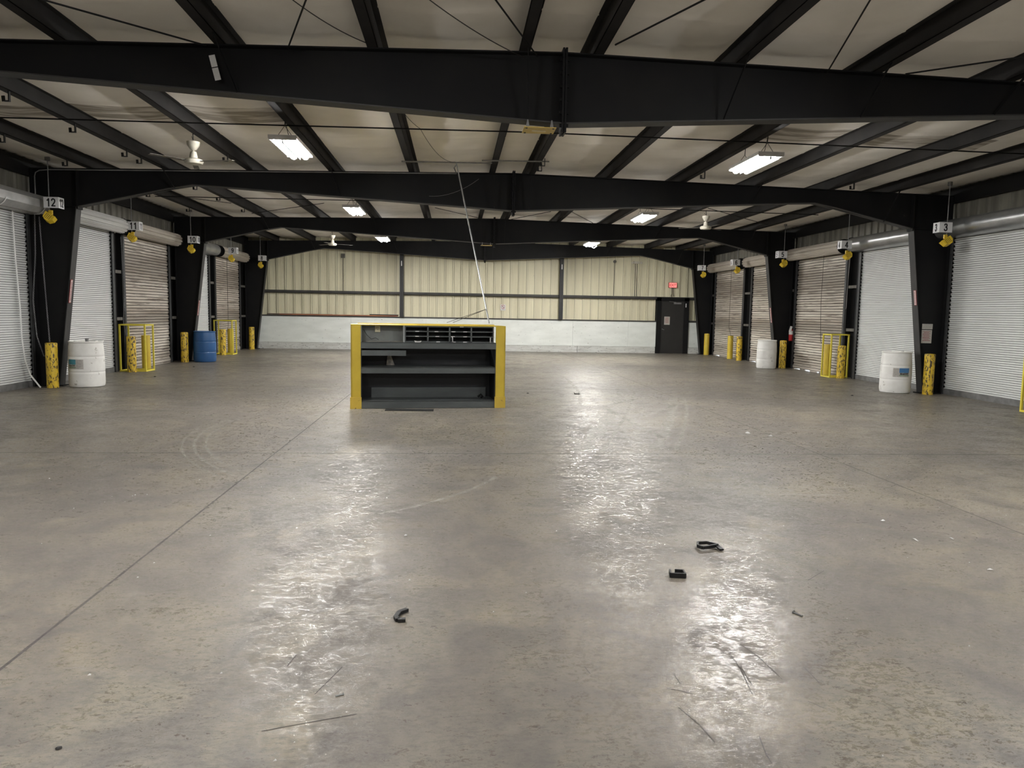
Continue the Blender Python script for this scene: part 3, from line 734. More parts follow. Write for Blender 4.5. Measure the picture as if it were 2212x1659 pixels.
# ------------------------------------------------------------------ numbered hanging signs
def lamp_head(root, x, y, z, s):
    # faceted yellow bucket hung askew under the board, mouth toward the doors
    R_ = Matrix.Translation((x, y, z)) @ Matrix.Rotation(s*.55, 4, 'Y') @ Matrix.Rotation(-.35, 4, 'X')
    m_ = MB(); m_.prism([(-.10,.05),(-.075,-.065),(-.02,-.095),(.05,-.095),(.10,-.03),(.10,.05)], 'y', -.075, .075)
    m_.xf(R_).build('lamp_head', M['yellow_frame'] if False else M['yellow_plate_b'], root)
    g = MB()
    for q in (-.05,-.02,.01,.04): g.box(q, q+.008, -.077, -.0752, -.07, .035)
    g.xf(R_).build('grille', M['cable'], root)
    y_ = MB(); y_.bar((x, y, z+.13), (x+s*.02, y, z+.02), .05, .012); y_.box(x+s*.0, x+s*.055, y-.02, y+.02, z+.05, z+.13)
    y_.build('yoke', M['yellow_plate_b'], root)
M['yellow_plate_b'] = surf('yellow lamp paint', (.78,.56,.04), (.66,.45,.03), rough=.4, scale=14)
DIG = {'0':[[(.5+.36*math.cos(t*PI/8),.5+.43*math.sin(t*PI/8)) for t in range(17)]],
 '1':[[(.22,.74),(.44,.80),(.56,.96),(.56,.0)]],
 '2':[[(.17,.72),(.20,.84),(.34,.93),(.52,.93),(.72,.86),(.80,.72),(.76,.56),(.55,.36),(.30,.18),(.16,.07),(.86,.07)]],
 '3':[[(.17,.76),(.26,.90),(.48,.94),(.70,.88),(.77,.74),(.68,.58),(.45,.53)],[(.45,.53),(.72,.46),(.81,.28),(.72,.12),(.48,.05),(.25,.10),(.15,.26)]],
 '4':[[(.66,.0),(.66,.95),(.10,.27),(.92,.27)]],
 '5':[[(.80,.93),(.28,.93),(.20,.50),(.40,.60),(.62,.58),(.80,.44),(.80,.24),(.66,.09),(.42,.05),(.18,.16)]],
 '6':[[(.80,.80),(.66,.92),(.46,.93),(.26,.78),(.17,.50),(.19,.24),(.34,.08),(.54,.05),(.74,.13),(.82,.31),(.74,.50),(.54,.58),(.34,.53),(.20,.38)]],
 '7':[[(.13,.92),(.84,.92),(.58,.50),(.42,.0)]],
 '8':[[(.5+.27*math.cos(t*PI/6),.745+.19*math.sin(t*PI/6)) for t in range(13)],[(.5+.33*math.cos(t*PI/6),.275+.22*math.sin(t*PI/6)) for t in range(13)]],
 '9':[[(.20,.18),(.34,.06),(.54,.07),(.74,.22),(.83,.50),(.81,.76),(.66,.92),(.46,.95),(.26,.87),(.18,.69),(.26,.50),(.46,.42),(.66,.47),(.80,.62)]]}
def numeral(txt, h, w, M4, parent):
    for q, ch in enumerate(txt):
        x0 = (q - len(txt)/2) * w * 1.04; t = h*.145; m_ = MB()
        for path in DIG[ch]:
            P = [Vector((x0 + p[0]*w, (p[1]-.5)*h*.92, 0)) for p in path]
            for a, b in zip(P[:-1], P[1:]):
                d = (b-a).normalized()*t*.22; m_.bar(a-d, b+d, t, .0016, up=(0,0,1))
        m_.xf(M4); m_.build('numeral', M['ink'], parent)
def num_sign(num, side, y, xf, dz=0):
    s = -1 if side == 'left' else 1
    rx = xf + s*.20
    xo = xf + s*.275; zt_, zb_ = 3.66+dz, 3.455+dz
    root = empty('door_number_sign', (rx, y, zb_), 'white folded sign numbered %d on a rod with a yellow lamp, %s side' % (num, side), 'number sign', 'numbered signs hanging by the doors')
    b = MB(); b.box(xf, xo, y-.004, y, zb_, zt_); b.box(xf, xf+s*.004, y, y+.20, zb_, zt_)
    b.build('board', M['sign_white'], root)
    t = str(num)
    numeral(t, .165, .088, face_mat(((xf+xo)/2, y-.0065, (zt_+zb_)/2), (1,0,0), (0,0,1)), root)
    if s < 0: numeral(t, .165, .066, face_mat((xf+.0025, y+.10, (zt_+zb_)/2), (0,1,0), (0,0,1)), root)
    else: numeral(t, .165, .066, face_mat((xf-.0025, y+.10, (zt_+zb_)/2), (0,-1,0), (0,0,1)), root)
    ztop = zt(rx) + .09
    r = MB(); r.tube([(rx,y+.05,3.40+dz),(rx,y+.05,ztop)], .009, 8); r.tube([(rx,y+.05,ztop-.02),(rx,y+.05,ztop+.05)], .045, 12); r.bar((rx,y+.05,3.56+dz),(xf+s*.03,y+.05,3.56+dz),.012,.012)
    r.build('rod', M['galv_dull'], root)
    lamp_head(root, rx, y+.05, 3.285+dz, -s)
    return root
for n, y, q in ((12,15.0,-7.56),(11,18.9,-7.67),(10,22.3,-7.44),(9,26.2,-7.45),(8,29.8,-7.39)): num_sign(n, 'left', y, q)
for n, y, q in ((3,14.65,9.84),(4,18.6,9.89),(5,21.95,9.71),(6,25.65,9.70),(7,28.95,9.60)): num_sign(n, 'right', y, q, -.06)

# ------------------------------------------------------------------ hooks under the purlins
def make_hook(s):
    m_ = MB(); m_.box(-.006,.006,-.02,.02,-.14,0); m_.bar((0,0,-.135),(-s*.07,0,-.135),.04,.012); m_.bar((-s*.07,0,-.14),(-s*.075,0,-.07),.04,.012)
    pass
    return m_
hk = make_hook(1).build('steel_hook', M['black']); tag(hk, 'x', 'hook', 'black steel hooks under the purlins')
HK = [(-5.69,10.2,'upper left corner of the view, second purlin'), (-5.69,11.85,'second nearest hook on the long left purlin'), (-5.69,13.6,'third hook along the left purlin, before the second frame'),
      (-5.69,14.2,'hook just in front of the second frame, left side'), (-7.13,12.6,'lower left corner hook on the purlin beside the wall'), (-7.13,14.5,'hook beside the rod of sign 12'),
      (-4.08,13.9,'hook at the blade tip of the nearest fan'), (-5.69,17.1,'nearest hook beyond the second frame, left'), (-5.69,18.7,'middle hook beyond the second frame, left'),
      (-5.69,20.8,'farthest hook beyond the second frame, left'), (-7.13,18.2,'hook over door 11'), (-7.13,20.8,'hook over door 10'),
      (4.78,14.3,'hook below the nearest right lamp'), (7.95,14.6,'hook right of the nearest right lamp near the frame'), (1.62,13.9,'hook at the end of the cross pipe near the ridge'), (1.62,14.4,'hook just behind the ridge cross pipe')]
for i, (x, y, lab) in enumerate(HK):
    o = hk if i == 0 else copy_tree(hk)
    o.location = (x, y, zt(x)+.012); o['label'] = 'small black steel hook, ' + lab

# ------------------------------------------------------------------ bollards
def make_bollard(mt):
    p = MB().lathe([(.105,0),(.105,.86),(.102,.872),(.085,.878),(.0,.885)], seg=28)
    o = p.build('bollard', mt, smooth=True); tag(o, 'x', 'bollard', 'yellow steel bollards along the doors'); return o
worn, clean = make_bollard(M['yellow_worn']), make_bollard(M['yellow_clean'])
used = set()
for x, y, c, lab in [(-7.85,15.08,worn,'heavily scraped yellow bollard in front of the column by sign 12'), (-7.93,18.85,worn,'scraped yellow bollard in front of the guard frame by sign 11'),
        (-7.93,19.72,clean,'clean yellow bollard behind the guard frame by sign 11'), (-7.93,22.45,worn,'scraped yellow bollard left of the blue drum'),
        (-7.93,26.05,worn,'scraped yellow bollard in front of the far left guard frame'), (-7.93,26.95,clean,'clean yellow bollard behind the far left guard frame'),
        (-7.95,29.75,worn,'yellow bollard under sign 8 near the far wall'),
        (10.22,15.22,worn,'scraped yellow bollard beside the white drum with the blue label on the right'), (10.40,19.96,clean,'clean yellow bollard inside the guard frame by sign 4'),
        (10.37,19.16,worn,'scraped yellow bollard at the near corner of the guard frame by sign 4'), (10.35,22.70,worn,'scraped yellow bollard below the fire extinguisher'),
        (10.40,27.35,clean,'clean yellow bollard in front of door 7, left of a scraped one'), (10.38,26.4,worn,'scraped yellow bollard under sign 6'), (10.38,29.95,clean,'yellow bollard under sign 7 near the dark door'),
        (10.42,12.0,clean,'yellow bollard cut by the right edge of the picture')]:
    o = c if c.name not in used else copy_tree(c)
    used.add(c.name); o.location = (x, y, 0); o['label'] = lab

# ------------------------------------------------------------------ yellow guard frames
def guard(loc, dx, dy, h, label, t=.035):
    root = empty('guard_frame', loc, label, 'guard frame', 'yellow tube guard frames')
    x0, y0 = loc[0], loc[1]; x1, y1 = x0+dx, y0+dy
    P = [(x0,y0),(x1,y0),(x1,y1),(x0,y1)]
    for a, b in P: MB().box(a-t/2,a+t/2,b-t/2,b+t/2,0,h).build('upright', M['yellow_frame'], root)
    for i in range(4):
        (a,b),(c,d) = P[i], P[(i+1)%4]
        for z in (t/2, h-t/2): MB().bar((a,b,z),(c,d,z),t*.98,t*.98).build('rail', M['yellow_frame'], root)
    return root
guard((-7.66,19.0,0), -.60, .50, 1.17, 'yellow tube guard frame between two bollards by sign 11')
guard((-7.67,26.25,0), -.60, .48, 1.19, 'yellow tube guard frame between two bollards by sign 9')
guard((10.15,19.32,0), .48, .45, 1.18, 'yellow tube guard frame between two bollards by sign 4')
guard((10.13,11.75,0), .48, .68, 1.17, 'yellow tube guard frame cut by the right edge of the picture')

# ------------------------------------------------------------------ drums
def drum(loc, r, h, mat, label, lab=None, ring=True):
    root = empty('plastic_drum', loc, label, 'drum')
    pr = [(r*.90,0),(r*.955,.012),(r*.985,.05),(r*1.0,.10),(r,h*.28),(r*.996,h*.324),(r*.985,h*.329),(r*.985,h*.335),(r*.996,h*.340),(r,h*.36),(r,h*.62),
          (r*.992,h*.657),(r*.982,h*.662),(r*.982,h*.668),(r*.992,h*.675),(r*.985,h*.72),(r*.95,h*.90),(r*.93,h*.945),(r*.925,h*.955),(r*.955,h*.965),(r*.965,h*.985),(r*.955,h),(r*.93,h),(r*.92,h*.975),(r*.4,h*.972),(0.01,h*.972)]
    MB().lathe(pr, loc, 56).build('body', mat, root, True)
    for dx, dy in ((.5,.2),(-.45,-.3)):
        MB().lathe([(.03,h*.972),(.034,h*.985),(.034,h+.005),(.01,h+.006)], (loc[0]+dx*r, loc[1]+dy*r, 0), 14).build('bung', mat, root, True)
    if lab:
        f0 = math.atan2(-loc[1], -loc[0])
        def patch(s0, s1, z0, z1, mt, d, nm):
            a0, a1 = f0+math.asin(s0), f0+math.asin(s1); m_ = MB(); n = 10
            for i in range(n+1):
                a = a0+(a1-a0)*i/n; R = r+d
                for z in (z0, z1): m_.v.append((loc[0]+R*math.cos(a), loc[1]+R*math.sin(a), z))
                if i: m_.f.append((2*i-2, 2*i, 2*i+1, 2*i-1))
            return m_.build(nm, mt, root)
        (s0, s1, sm, blue) = lab                       # paper from s0..s1, printed blue block from sm on one side
        patch(s0, s1, h*.40, h*.61, M['paper'], .0015, 'drum_label')
        b0, b1 = (sm, s1) if blue > 0 else (s0, sm)
        patch(b0, b1, h*.50, h*.61, M['blue_ink'] if blue > 0 else M['teal_ink'], .003, 'label_print')
        patch(b0, b1, h*.425, h*.445, M['green_ink'], .003, 'label_print')
        am = f0 + math.asin((b0+b1)/2); nrm = Vector((math.cos(am), math.sin(am), 0)); tan = Vector((-math.sin(am), math.cos(am), 0))
        p = Vector((loc[0], loc[1], 0)) + nrm*(r+.007)
        w = abs(math.asin(b1)-math.asin(b0))*r
        text('BlueDEF', w*.24, face_mat((p.x-tan.x*w*.0, p.y-tan.y*w*.0, h*.475), tuple(tan), (0,0,1)), M['ink'], root, off=.001)
        # printed small lines on the paper half
        c0, c1 = (s0, sm) if blue > 0 else (sm, s1)
        for k in range(5): patch(c0+(c1-c0)*.12, c0+(c1-c0)*.85, h*(.585-.032*k), h*(.590-.032*k), M['cable_grey'], .003, 'label_print')
    return root
drum((-7.36,15.42,0), .325, .91, M['plastic_white'], 'grubby white plastic drum on the left beside the column of sign 12', (-.93,-.18,-.58,-1))
drum((9.72,15.62,0), .315, .91, M['plastic_white'], 'white plastic drum with a torn blue label on the right by door 4', (-.17,.80,.22,1))
drum((9.78,22.6,0), .30, .89, M['plastic_white'], 'plain white plastic drum left of the bollard under the extinguisher')
drum((-7.45,22.75,0), .32, .91, M['plastic_blue'], 'blue plastic drum beside the column by sign 10')
tag(MB().lathe([(.028,0),(.03,.05),(.034,.055),(.034,.075),(.01,.078)], (-7.33,15.40,.885), 14).build('paint_can', M['galv_dull'], smooth=True), 'small grey can standing on the grubby white drum', 'can')

# fire extinguisher on the right column of the third frame
fe = empty('fire_extinguisher', (10.58,22.70,.87), 'red fire extinguisher with a white tag hung on the column by sign 5', 'fire extinguisher')
MB().lathe([(.055,0),(.062,.012),(.062,.33),(.05,.37),(.02,.39)], (10.58,22.70,.87), 22).build('cylinder', M['red'], fe, True)
MB().lathe([(.0635,.20),(.0635,.32)], (10.58,22.70,.87), 22).build('label_band', M['white'], fe, True)
MB().box(10.56,10.60,22.68,22.72,1.25,1.31).bar((10.52,22.70,1.33),(10.62,22.70,1.31),.02,.012).build('valve', M['black'], fe)
MB().tube([(10.60,22.68,1.28),(10.655,22.66,1.25),(10.66,22.66,1.05)], .009, 6).build('hose', M['black_rubber'], fe)
MB().bar((10.545,22.61,1.33),(10.50,22.61,1.16),.004,.075,up=(1,0,0)).xf(Matrix.Identity(4)).build('tag', M['white'], fe)

# vertical stickers on the inner column flanges
def sticker(y, s, z0, z1, lab):
    d = lambda z: 9.05 - .45*z/3.54
    X = lambda z: CX + s*(d(z) - .016) 
    a, b = Vector((X(z0), y-.055, z0)), Vector((X(z1), y-.055, z1))
    root = empty('warning_sticker', tuple(a), lab, 'sticker', 'red and white stickers on the columns')
    MB().bar(a, b, .085, .003, up=(1,0,0)).build('backing', M['red'], root)
    n = Vector((-s*.004, 0, 0)); MB().bar(a+n+(b-a)*.02, b+n-(b-a)*.02, .070, .003, up=(1,0,0)).build('face', M['pink'], root)
    up = Vector((0,-1,0)) if s < 0 else Vector((0,-1,0))
    right = (b-a).normalized() if s > 0 else (b-a).normalized()
    L_ = (b-a).length; c = (a+b)/2 + Vector((-s*.0075,0,0))
    nrm = Vector((-s,0,0)); u = nrm.cross(right) 
    text('EXTINGUISHER', L_*.135, face_mat(tuple(c), tuple(right), tuple(u)), M['red_ink'], root, sx=.86)
    return root
sticker(FY[1], -1, 1.66, 2.12, 'upright red and white sticker on the column edge by the left white drum')
sticker(FY[1], 1, 1.92, 2.24, 'upright red and white sticker on the column edge above the right white drum')
sticker(FY[2], -1, 1.37, 1.82, 'upright red and white sticker on the column edge above the blue drum')
sticker(FY[2], 1, 1.43, 1.90, 'upright red and white sticker on the column edge above the plain white drum')

# ------------------------------------------------------------------ chains
def chain(pts, name_label, link=.034, r=.0032, w=.011, mat='chain'):
    P = [Vector(p) for p in pts]; segs = []
    for a, b in zip(P[:-1], P[1:]): segs.append((a, b, (b-a).length))
    tot = sum(q[2] for q in segs); n = int(tot/(link*.72)); m_ = MB()
    for i in range(n):
        t = (i+.5)/n*tot
        for a, b, l in segs:
            if t <= l: break
            t -= l
        c = a + (b-a)*(t/l); d = (b-a).normalized(); q = d.cross(Vector((0,1,0)) if abs(d.y) < .9 else Vector((1,0,0))).normalized(); p2 = d.cross(q)
        s1 = q if i % 2 else p2
        ring = [c + d*(link*.5*math.cos(u)) + s1*(w*math.sin(u)) for u in [2*PI*k/8 for k in range(9)]]
        m_.tube(ring, r, 4, caps=False)
    o = m_.build('hand_chain', M[mat]); tag(o, name_label, 'chain', 'door hand chains'); return o
chain([(-7.99,15.12,3.30),(-7.99,15.12,3.28),(-7.95,15.12,2.2),(-7.86,15.05,.90)], 'straight steel hand chain hanging from sign 12 to its bollard')
chain([(-8.08,15.14,3.38),(-8.10,15.14,2.6),(-8.16,15.1,1.7),(-8.12,15.1,1.0),(-8.04,15.16,.62),(-8.0,15.2,.60),(-7.97,15.24,.8)], 'looping steel hand chain left of the straight one by door 12')
chain([(-8.20,19.10,3.3),(-8.16,19.12,2.0),(-8.18,19.05,1.2),(-8.12,19.15,.6),(-8.03,19.2,.55)], 'hand chain in the dark gap behind the guard frame by sign 11', .045)
def rope(pts, lab, r=.006, mt='cable', name='cord', cat='cord'):
    tag(MB().tube(pts, r, 6).build(name, M[mt]), lab, cat)
rope([(10.30,20.3,3.36),(10.30,20.32,2.0),(10.34,20.3,.95),(10.5,20.2,.75),(10.58,20.12,.72)], 'thin dark cord hanging down the tan roller door between signs 4 and 5')
rope([(10.30,27.3,3.36),(10.30,27.3,1.2),(10.33,27.1,.8),(10.42,26.9,.6)], 'thin dark cord hanging down the farthest tan door on the right')
rope([(-7.9,26.6,3.35),(-7.9,26.6,1.0),(-7.95,26.4,.45)], 'thin dark cord hanging down the far left tan door 8')
rope([(10.5,19.28,3.3),(10.5,19.3,1.9),(10.47,19.28,1.85),(10.5,19.25,3.3)], 'thin pale looped pull cord beside the guard frame on the right', .005, 'cable_grey')
rope([(10.5,26.5,3.3),(10.5,26.5,1.35)], 'straight pale pull cord in the dark gap beneath the sixth sign, ending above the bollards', .005, 'cable_grey')

# ------------------------------------------------------------------ overhead conduits, pipes and wires
def conduit(pts, lab, r=.011, mt='galv_dull', name='conduit', cat='conduit'):
    tag(MB().tube(pts, r, 8).build(name, M[mt], smooth=True), lab, cat)
conduit([(-8.17,15.36,3.72),(-8.17,15.36,4.10),(-8.15,15.36,4.17),(-8.08,15.36,4.21),(-7.9,15.36,4.23),(0,15.36,4.395)], 'thin grey conduit along the top front of the second frame, left half')
conduit([(0,15.36,4.395),(-.05,14.8,4.40),(-.01,14.3,4.36)], 'bent grey conduit end from the second frame to the cross pipe')
conduit([(-1.02,14.2,4.375),(.66,14.2,4.395)], 'grey cross pipe left of the ridge carrying the tall pole', .013, 'girt_light', 'cross_pipe', 'pipe')
conduit([(.46,13.9,4.38),(1.70,13.9,4.40)], 'grey cross pipe hung across the ridge purlins', .013, 'girt_light', 'cross_pipe', 'pipe')
po = empty('service_pole', (.575,12.45,1.41), 'thin leaning steel service pole rising from the kiosk to the roof', 'pole')
MB().tube([(.575,12.62,1.43),(-.005,14.18,4.37)], .013, 10).build('pole', M['galv'], po, True)
MB().tube([(.525,12.72,1.665),(-.14,12.55,1.43)], .004, 6).tube([(.525,12.72,1.665),(-.04,12.5,1.43)], .004, 6).build('guy_wire', M['cable'], po)
def sagwire(a, b, sag, lab, r=.004, mt='cable'):
    a, b = Vector(a), Vector(b); n = 18
    rope([tuple(a+(b-a)*(i/n)+Vector((0,0,-sag*4*(i/n)*(1-i/n)))) for i in range(n+1)], lab, r, mt, 'wire', 'wire')
sagwire((-1.9,6.3,4.55),(-.95,8.22,4.42),.10,'thin wire drooping to the nearest beam, left of two', .005)
sagwire((-1.1,5.6,4.55),(.72,8.32,4.38),.12,'thin wire drooping to the nearest beam, right of two', .005)
sagwire((-.86,10.5,4.5),(-.55,11.5,4.34),.05,'short wire at the bridging rod left of the ridge')
sagwire((-.55,11.5,4.34),(-.03,14.1,4.38),.14,'wire drooping from the bridging rod to the tall pole')
sagwire((.45,15.35,4.3),(-.55,15.35,3.93),.10,'thin grey wire curling on the face of the second frame', .003, 'cable_grey')

# yellow plates clamped under the beams
def plate(x0, x1, y0, y1, z, lab):
    root = empty('clamped_plate', (x0, y0, z), lab, 'plate', 'yellow plates clamped under beams')
    MB().box(x0, x1, y0, y1, z, z+.008).build('plate', M['yellow_plate'], root)
    MB().box(x0+.10, x1-.10, (y0+y1)/2-.012, (y0+y1)/2+.012, z-.004, z).build('slot', M['cream'], root)
    for a, b in ((x0+.03,y0+.03),(x1-.03,y0+.03),(x0+.03,y1-.03),(x1-.03,y1-.03)): MB().box(a-.01,a+.01,b-.012,b+.012,z-.006,z).build('bolt', M['black'], root)
    for a in (x0+.04, x1-.05): MB().prism([(a-.02,z+.008),(a+.02,z+.008),(a+.006,z+.085),(a-.006,z+.085)], 'y', y0+.01, y0+.02).build('clamp', M['galv_dull'], root)
plate(.73, 1.085, FY[0]-.12, FY[0]+.16, 3.635, 'yellow slotted plate clamped under the nearest beam beside its ridge joint')
plate(.76, 1.10, FY[2]-.14, FY[2]+.12, 3.64, 'yellow slotted plate clamped under the third frame at the ridge')

# ------------------------------------------------------------------ kiosk
ko = empty('service_kiosk', (0,0,0), 'grey steel desk kiosk with yellow posts and open shelves', 'kiosk')
W, D = 2.556, .62
def kb_(name, mt, *boxes):
    m_ = MB()
    for b in boxes: m_.box(*b)
    return m_.build(name, M[mt], ko)
for x0, x1 in ((0, .160), (W-.160, W)):
    pz = MB().box(x0, x1, 0, .06, .17, 1.375).box(x0 if x0 == 0 else x1-.02, x0+.02 if x0 == 0 else x1, .0, D, .0, 1.375)
    p_ = pz.build('corner_post', M['yellow_kiosk'], ko)
    MB().box(x0-.012, x1+.010, -.012, .07, 0, .19).build('base_boot', M['yellow_boot'], p_)
kb_('top_panel', 'yellow_kiosk', (.02,W-.02,.03,D,1.372,1.384), (.10,W-.10,D-.03,D,1.38,1.398), (0,.16,0,D*.7,1.372,1.386), (W-.16,W,0,D*.7,1.372,1.386))
kb_('side_panel', 'kiosk_dark', (.16,.175,.02,D-.02,0,.99)); kb_('side_panel', 'kiosk_dark', (W-.175,W-.16,.02,D-.02,0,.99))
kb_('back_panel', 'kiosk_dark', (.16,W-.16,D-.04,D-.02,0,1.0))
kb_('toe_board', 'kiosk_grey', (.33,W-.25,D-.10,D-.045,.12,.30))
kb_('counter', 'kiosk_grey', (.16,W-.16,.0,.018,.995,1.10), (.16,W-.16,.0,D-.02,1.085,1.10))
kb_('middle_shelf', 'kiosk_grey', (.16,W-.16,.012,.03,.585,.69), (.16,W-.16,.012,D-.04,.672,.69))
kb_('bottom_shelf', 'kiosk_grey', (.16,W-.16,.005,.023,.005,.13), (.16,W-.16,.005,D-.04,.112,.13))
kb_('drawer', 'kiosk_grey', (.175,.89,-.03,-.012,.878,.965), (.19,.875,-.012,.45,.885,.90))
kb_('cubby_back', 'kiosk_back', (.16,.87,.30,.315,1.10,1.372), (.845,.87,.02,.30,1.10,1.372), (.16,.175,.02,.30,1.10,1.372))
kb_('counter_dust', 'dust', (.20,.845,.16,.295,1.10,1.103))
xa, xb = .89, W-.215
pg = [(xa-.02,xa,.04,.32,1.10,1.372),(xb,xb+.02,.04,.32,1.10,1.372),(xa-.02,xb+.02,.04,.32,1.352,1.372),(xa,xb,.04,.32,1.10,1.118)]
for k in (1,2,3): x_ = xa+(xb-xa)*k/4; pg.append((x_-.012,x_+.012,.04,.32,1.10,1.36))
for z in (1.190,1.272): pg.append((xa,xb,.04,.32,z,z+.016))
kb_('pigeonhole_rack', 'kiosk_grey', *pg); kb_('rack_back', 'kiosk_dark', (xa,xb,.32,.33,1.10,1.372))
kb_('end_compartment', 'kiosk_back', (xb+.02,W-.16,.30,.31,1.10,1.372))
MB().tube([(W-.170,.10,1.28),(W-.195,.10,1.26),(W-.195,.10,1.21),(W-.170,.10,1.19)], .006, 6).build('pull_handle', M['white'], ko)
ob = MB().box(.39,.475,.255,.30,1.255,1.36).build('outlet_box', M['cream'], ko)
MB().box(.415,.42,.252,.255,1.32,1.335).box(.44,.445,.252,.255,1.32,1.335).box(.43,.44,.252,.255,1.29,1.30).build('socket', M['ink'], ob)
MB().tube([(.20,.25,1.30),(.26,.25,1.20),(.33,.22,1.14),(.40,.2,1.16),(.45,.2,1.13)], .004, 6).build('cord', M['ink'], ko)
lb = MB()
for k, (u, z) in enumerate([(.13,1.274),(.35,1.274),(.545,1.274),(.68,1.274),(.13,1.192),(.36,1.192),(.54,1.192),(.68,1.192),(.37,1.103),(.55,1.103),(.68,1.103),(.64,1.355)]):
    x_ = xa+(xb-xa)*u; lb.box(x_-.035,x_+.028,.036,.04,z,z+.013)
lb.build('label_strips', M['white'], ko)
ko.location = (-1.69, 12.20, 0); ko.rotation_euler = (0,0,math.radians(6.3))
bpy.context.view_layer.update()
KM = ko.matrix_world.copy() if False else Matrix.Translation((-1.69,12.20,0)) @ Matrix.Rotation(math.radians(6.3),4,'Z')
def onk(mb, name, mt, lab, cat, smooth=False):
    o = mb.build(name, M[mt], smooth=smooth); o.matrix_world = KM; return tag(o, lab, cat)
for x_, lab in ((1.66,'black steel canister standing on the kiosk counter, left of two'),(2.30,'black steel canister standing at the right end of the kiosk counter')):
    onk(MB().lathe([(.012,0),(.014,.015),(.012,.02),(.012,.08),(.010,.085),(.006,.09)], (x_,.02,1.10), 14), 'canister', 'galv_dull', lab, 'canister', True)
onk(MB().prism([(1.04,1.10),(1.13,1.10),(1.145,1.125),(1.09,1.115),(1.03,1.128)], 'y', .005, .05), 'paper_scrap', 'white', 'crumpled white paper on the kiosk counter', 'paper')
onk(MB().tube([(1.93,.03,1.107),(1.99,.04,1.107)], .006, 8), 'marker_pen', 'ink', 'black pen lying on the kiosk counter', 'pen')
onk(MB().prism([(.58,.69),(.72,.69),(.66,.85),(.60,.85)], 'y', .45, .455), 'cardboard_piece', 'dust', 'pale torn card leaning inside the kiosk under the drawer', 'card')
onk(MB().tube([(2.14,.3,.16),(2.19,.28,.20),(2.22,.3,.16),(2.20,.32,.14)], .02, 8), 'tape_roll', 'black', 'dark roll lying on the kiosk bottom shelf', 'roll')
# thin black strip just in front of the kiosk
tag(MB().box(-1.12,-.34,11.98,12.17,0,.012).build('black_strip', M['black_rubber']), 'flat black strip on the floor against the kiosk front', 'mat')

# ------------------------------------------------------------------ litter on the floor
def cfloor(pts, lab, cat, r=.012, mt='black_rubber', name='rubber_piece', h=.03, closed=False):
    m_ = MB(); P = pts + ([pts[0]] if closed else [])
    for a, b in zip(P[:-1], P[1:]): m_.bar((a[0],a[1],h/2),(b[0],b[1],h/2), r, h)
    tag(m_.build(name, M[mt]), lab, cat)
cfloor([(1.36,4.43),(1.345,4.36),(1.435,4.345),(1.44,4.415),(1.39,4.425)], 'square black rubber loop open at the back on the floor', 'rubber piece', .010, h=.032)
cfloor([(1.70,4.93),(1.73,4.99),(1.79,5.0),(1.85,4.93),(1.865,4.84)], 'rounded black rubber ring on the floor, back arc with tail', 'rubber piece', .014, h=.03) if False else None
m_ = MB()
P = [(1.70,4.91),(1.72,4.975),(1.79,4.985),(1.845,4.92),(1.77,4.885),(1.72,4.87),(1.70,4.91)]
for a, b in zip(P[:-1], P[1:]): m_.bar((a[0],a[1],.022),(b[0],b[1],.022), .014, .022)
m_.bar((1.84,4.925,.02),(1.85,4.85,.012), .03, .012)
tag(m_.build('rubber_piece', M['black_rubber']), 'black rubber ring with a tail, the farther of two on the right', 'rubber piece')
m_ = MB(); P = [(-.245,3.90),(-.285,3.86),(-.298,3.80),(-.285,3.765),(-.245,3.765)]
for a, b in zip(P[:-1], P[1:]): m_.bar((a[0],a[1],.010),(b[0],b[1],.010), .024, .016)
tag(m_.build('rubber_piece', M['black_rubber']), 'black V shaped rubber strip in the left foreground', 'rubber piece')
def stick(a, b, r, mt, name, lab, cat, head=0):
    m_ = MB().tube([(*a,r),(*b,r)], r, 8)
    if head: m_.tube([(*a,r*1.0+.001),(a[0]+(b[0]-a[0])*.08,a[1]+(b[1]-a[1])*.08,r+.001)], r*1.9, 8)
    tag(m_.build(name, M[mt]), lab, cat)
stick((1.868,3.80),(1.895,3.745), .0055, 'galv', 'bolt', 'shiny steel bolt on the floor in the right foreground', 'bolt', 1)
stick((-.455,3.03),(-.487,3.015), .003, 'galv', 'nail', 'small steel nail on the floor at the bottom left', 'nail', 1)
for x, y, a, b, lab in [(3.391,5.07,.012,.09,'small white paper shred on the right floor, left of two upright ones'), (3.685,5.086,.012,.08,'small white paper shred on the right floor, right of two upright ones'),
        (3.486,4.429,.06,.015,'thin white shred on the floor near the right edge'), (4.068,9.9,.10,.10,'crumpled white paper left of the right floor joint'), (4.30,9.66,.08,.06,'crumpled white paper on the right floor joint'),
        (-.343,5.253,.035,.02,'white chip on the floor in the middle foreground'), (3.44,5.566,.05,.03,'pink and white wrapper scrap on the right floor')]:
    m_ = MB(); random.seed(int(x*100))
    n = 7; ring = [(x+a/2*math.cos(2*PI*k/n)*(.6+.4*random.random()), y+b/2*math.sin(2*PI*k/n)*(.6+.4*random.random()), .002+.006*random.random()) for k in range(n)]
    m_.add(ring + [(x,y,.012+min(a,b)*.15)], [(k,(k+1)%n,n) for k in range(n)] + [tuple(reversed(range(n)))])
    tag(m_.build('paper_scrap', M['white']), lab, 'litter')
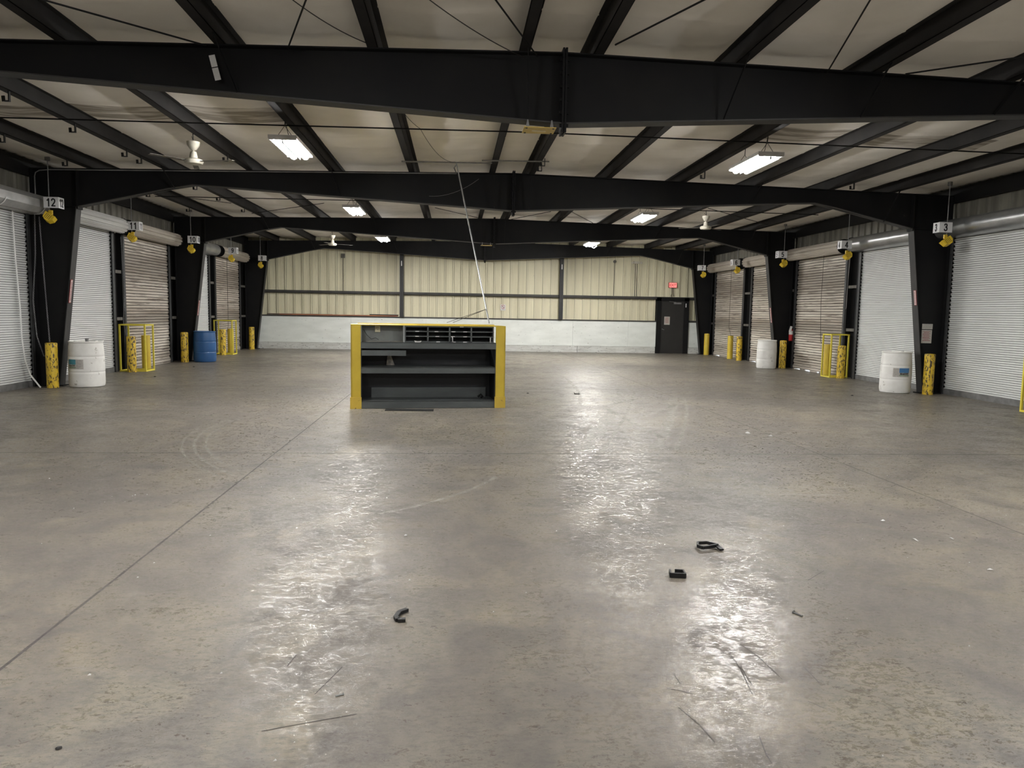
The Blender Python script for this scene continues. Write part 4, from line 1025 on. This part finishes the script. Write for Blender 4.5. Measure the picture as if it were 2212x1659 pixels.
for x, y, lab in [(1.469,14.74,'small dark crumb beyond the kiosk to its right'), (8.304,14.82,'dark leaf like scrap on the floor towards the right drum'), (-6.9,17.6,'small dark pebble before the left guard frame'), (-7.05,20.6,'dark pebble left of the blue drum'), (-1.435,2.69,'dark crumb at the bottom left corner')]:
    s_ = .012 if y < 5 else .028
    tag(MB().lathe([(s_*.6,0),(s_,s_*.25),(s_*.5,s_*.6),(.001,s_*.65)], (x,y,0), 7).build('floor_crumb', M['black_rubber']), lab, 'litter')
cfloor([(2.43,14.85),(2.41,14.66),(2.50,14.62),(2.52,14.85)], 'small dark open clip lying on the tyre marks', 'clip', .014, 'cable', 'clip', .02)
m_ = MB(); random.seed(5)
for i in range(150):
    x, y = random.uniform(-4,5), random.uniform(2.2,9); s_ = random.uniform(.003,.007)
    m_.add([(x-s_,y-s_,.0),(x+s_,y-s_*.6,.0),(x+s_*.5,y+s_,.0),(x,y,s_)], [(0,1,3),(1,2,3),(2,0,3),(0,2,1)])
tag(m_.build('floor_grit', M['white']), 'scattered pale grit over the foreground floor', 'grit', kind='stuff')

# ------------------------------------------------------------------ world and camera
w = bpy.data.worlds.new('World'); S.world = w; w.use_nodes = True
w.node_tree.nodes['Background'].inputs[0].default_value = (.85,.92,1,1); w.node_tree.nodes['Background'].inputs[1].default_value = 1.6
try: w.cycles.sampling_method = 'NONE'
except Exception: pass

yaw, pit, rol, fpx = 7.77189714e-02, 9.65022813e-02, 1.68486373e-02, 1598.96
F = Vector((math.sin(yaw)*math.cos(pit), math.cos(yaw)*math.cos(pit), -math.sin(pit)))
r0 = Vector((math.cos(yaw), -math.sin(yaw), 0)); u0 = r0.cross(F)
r = math.cos(rol)*r0 + math.sin(rol)*u0; u = -math.sin(rol)*r0 + math.cos(rol)*u0
cd = bpy.data.cameras.new('camera'); cam = bpy.data.objects.new('camera', cd); COL.objects.link(cam)
cam.matrix_world = Matrix.Translation((0,0,1.62)) @ Matrix((r, u, -F)).transposed().to_4x4()
cd.sensor_fit = 'HORIZONTAL'; cd.sensor_width = 36; cd.lens = fpx/2212*36; cd.clip_end = 200; cd.clip_start = .05
S.camera = cam
S.view_settings.view_transform = 'Standard'; S.view_settings.look = 'None'; S.view_settings.gamma = 1
S.view_settings.use_curve_mapping = False; S.view_settings.exposure = 2.28
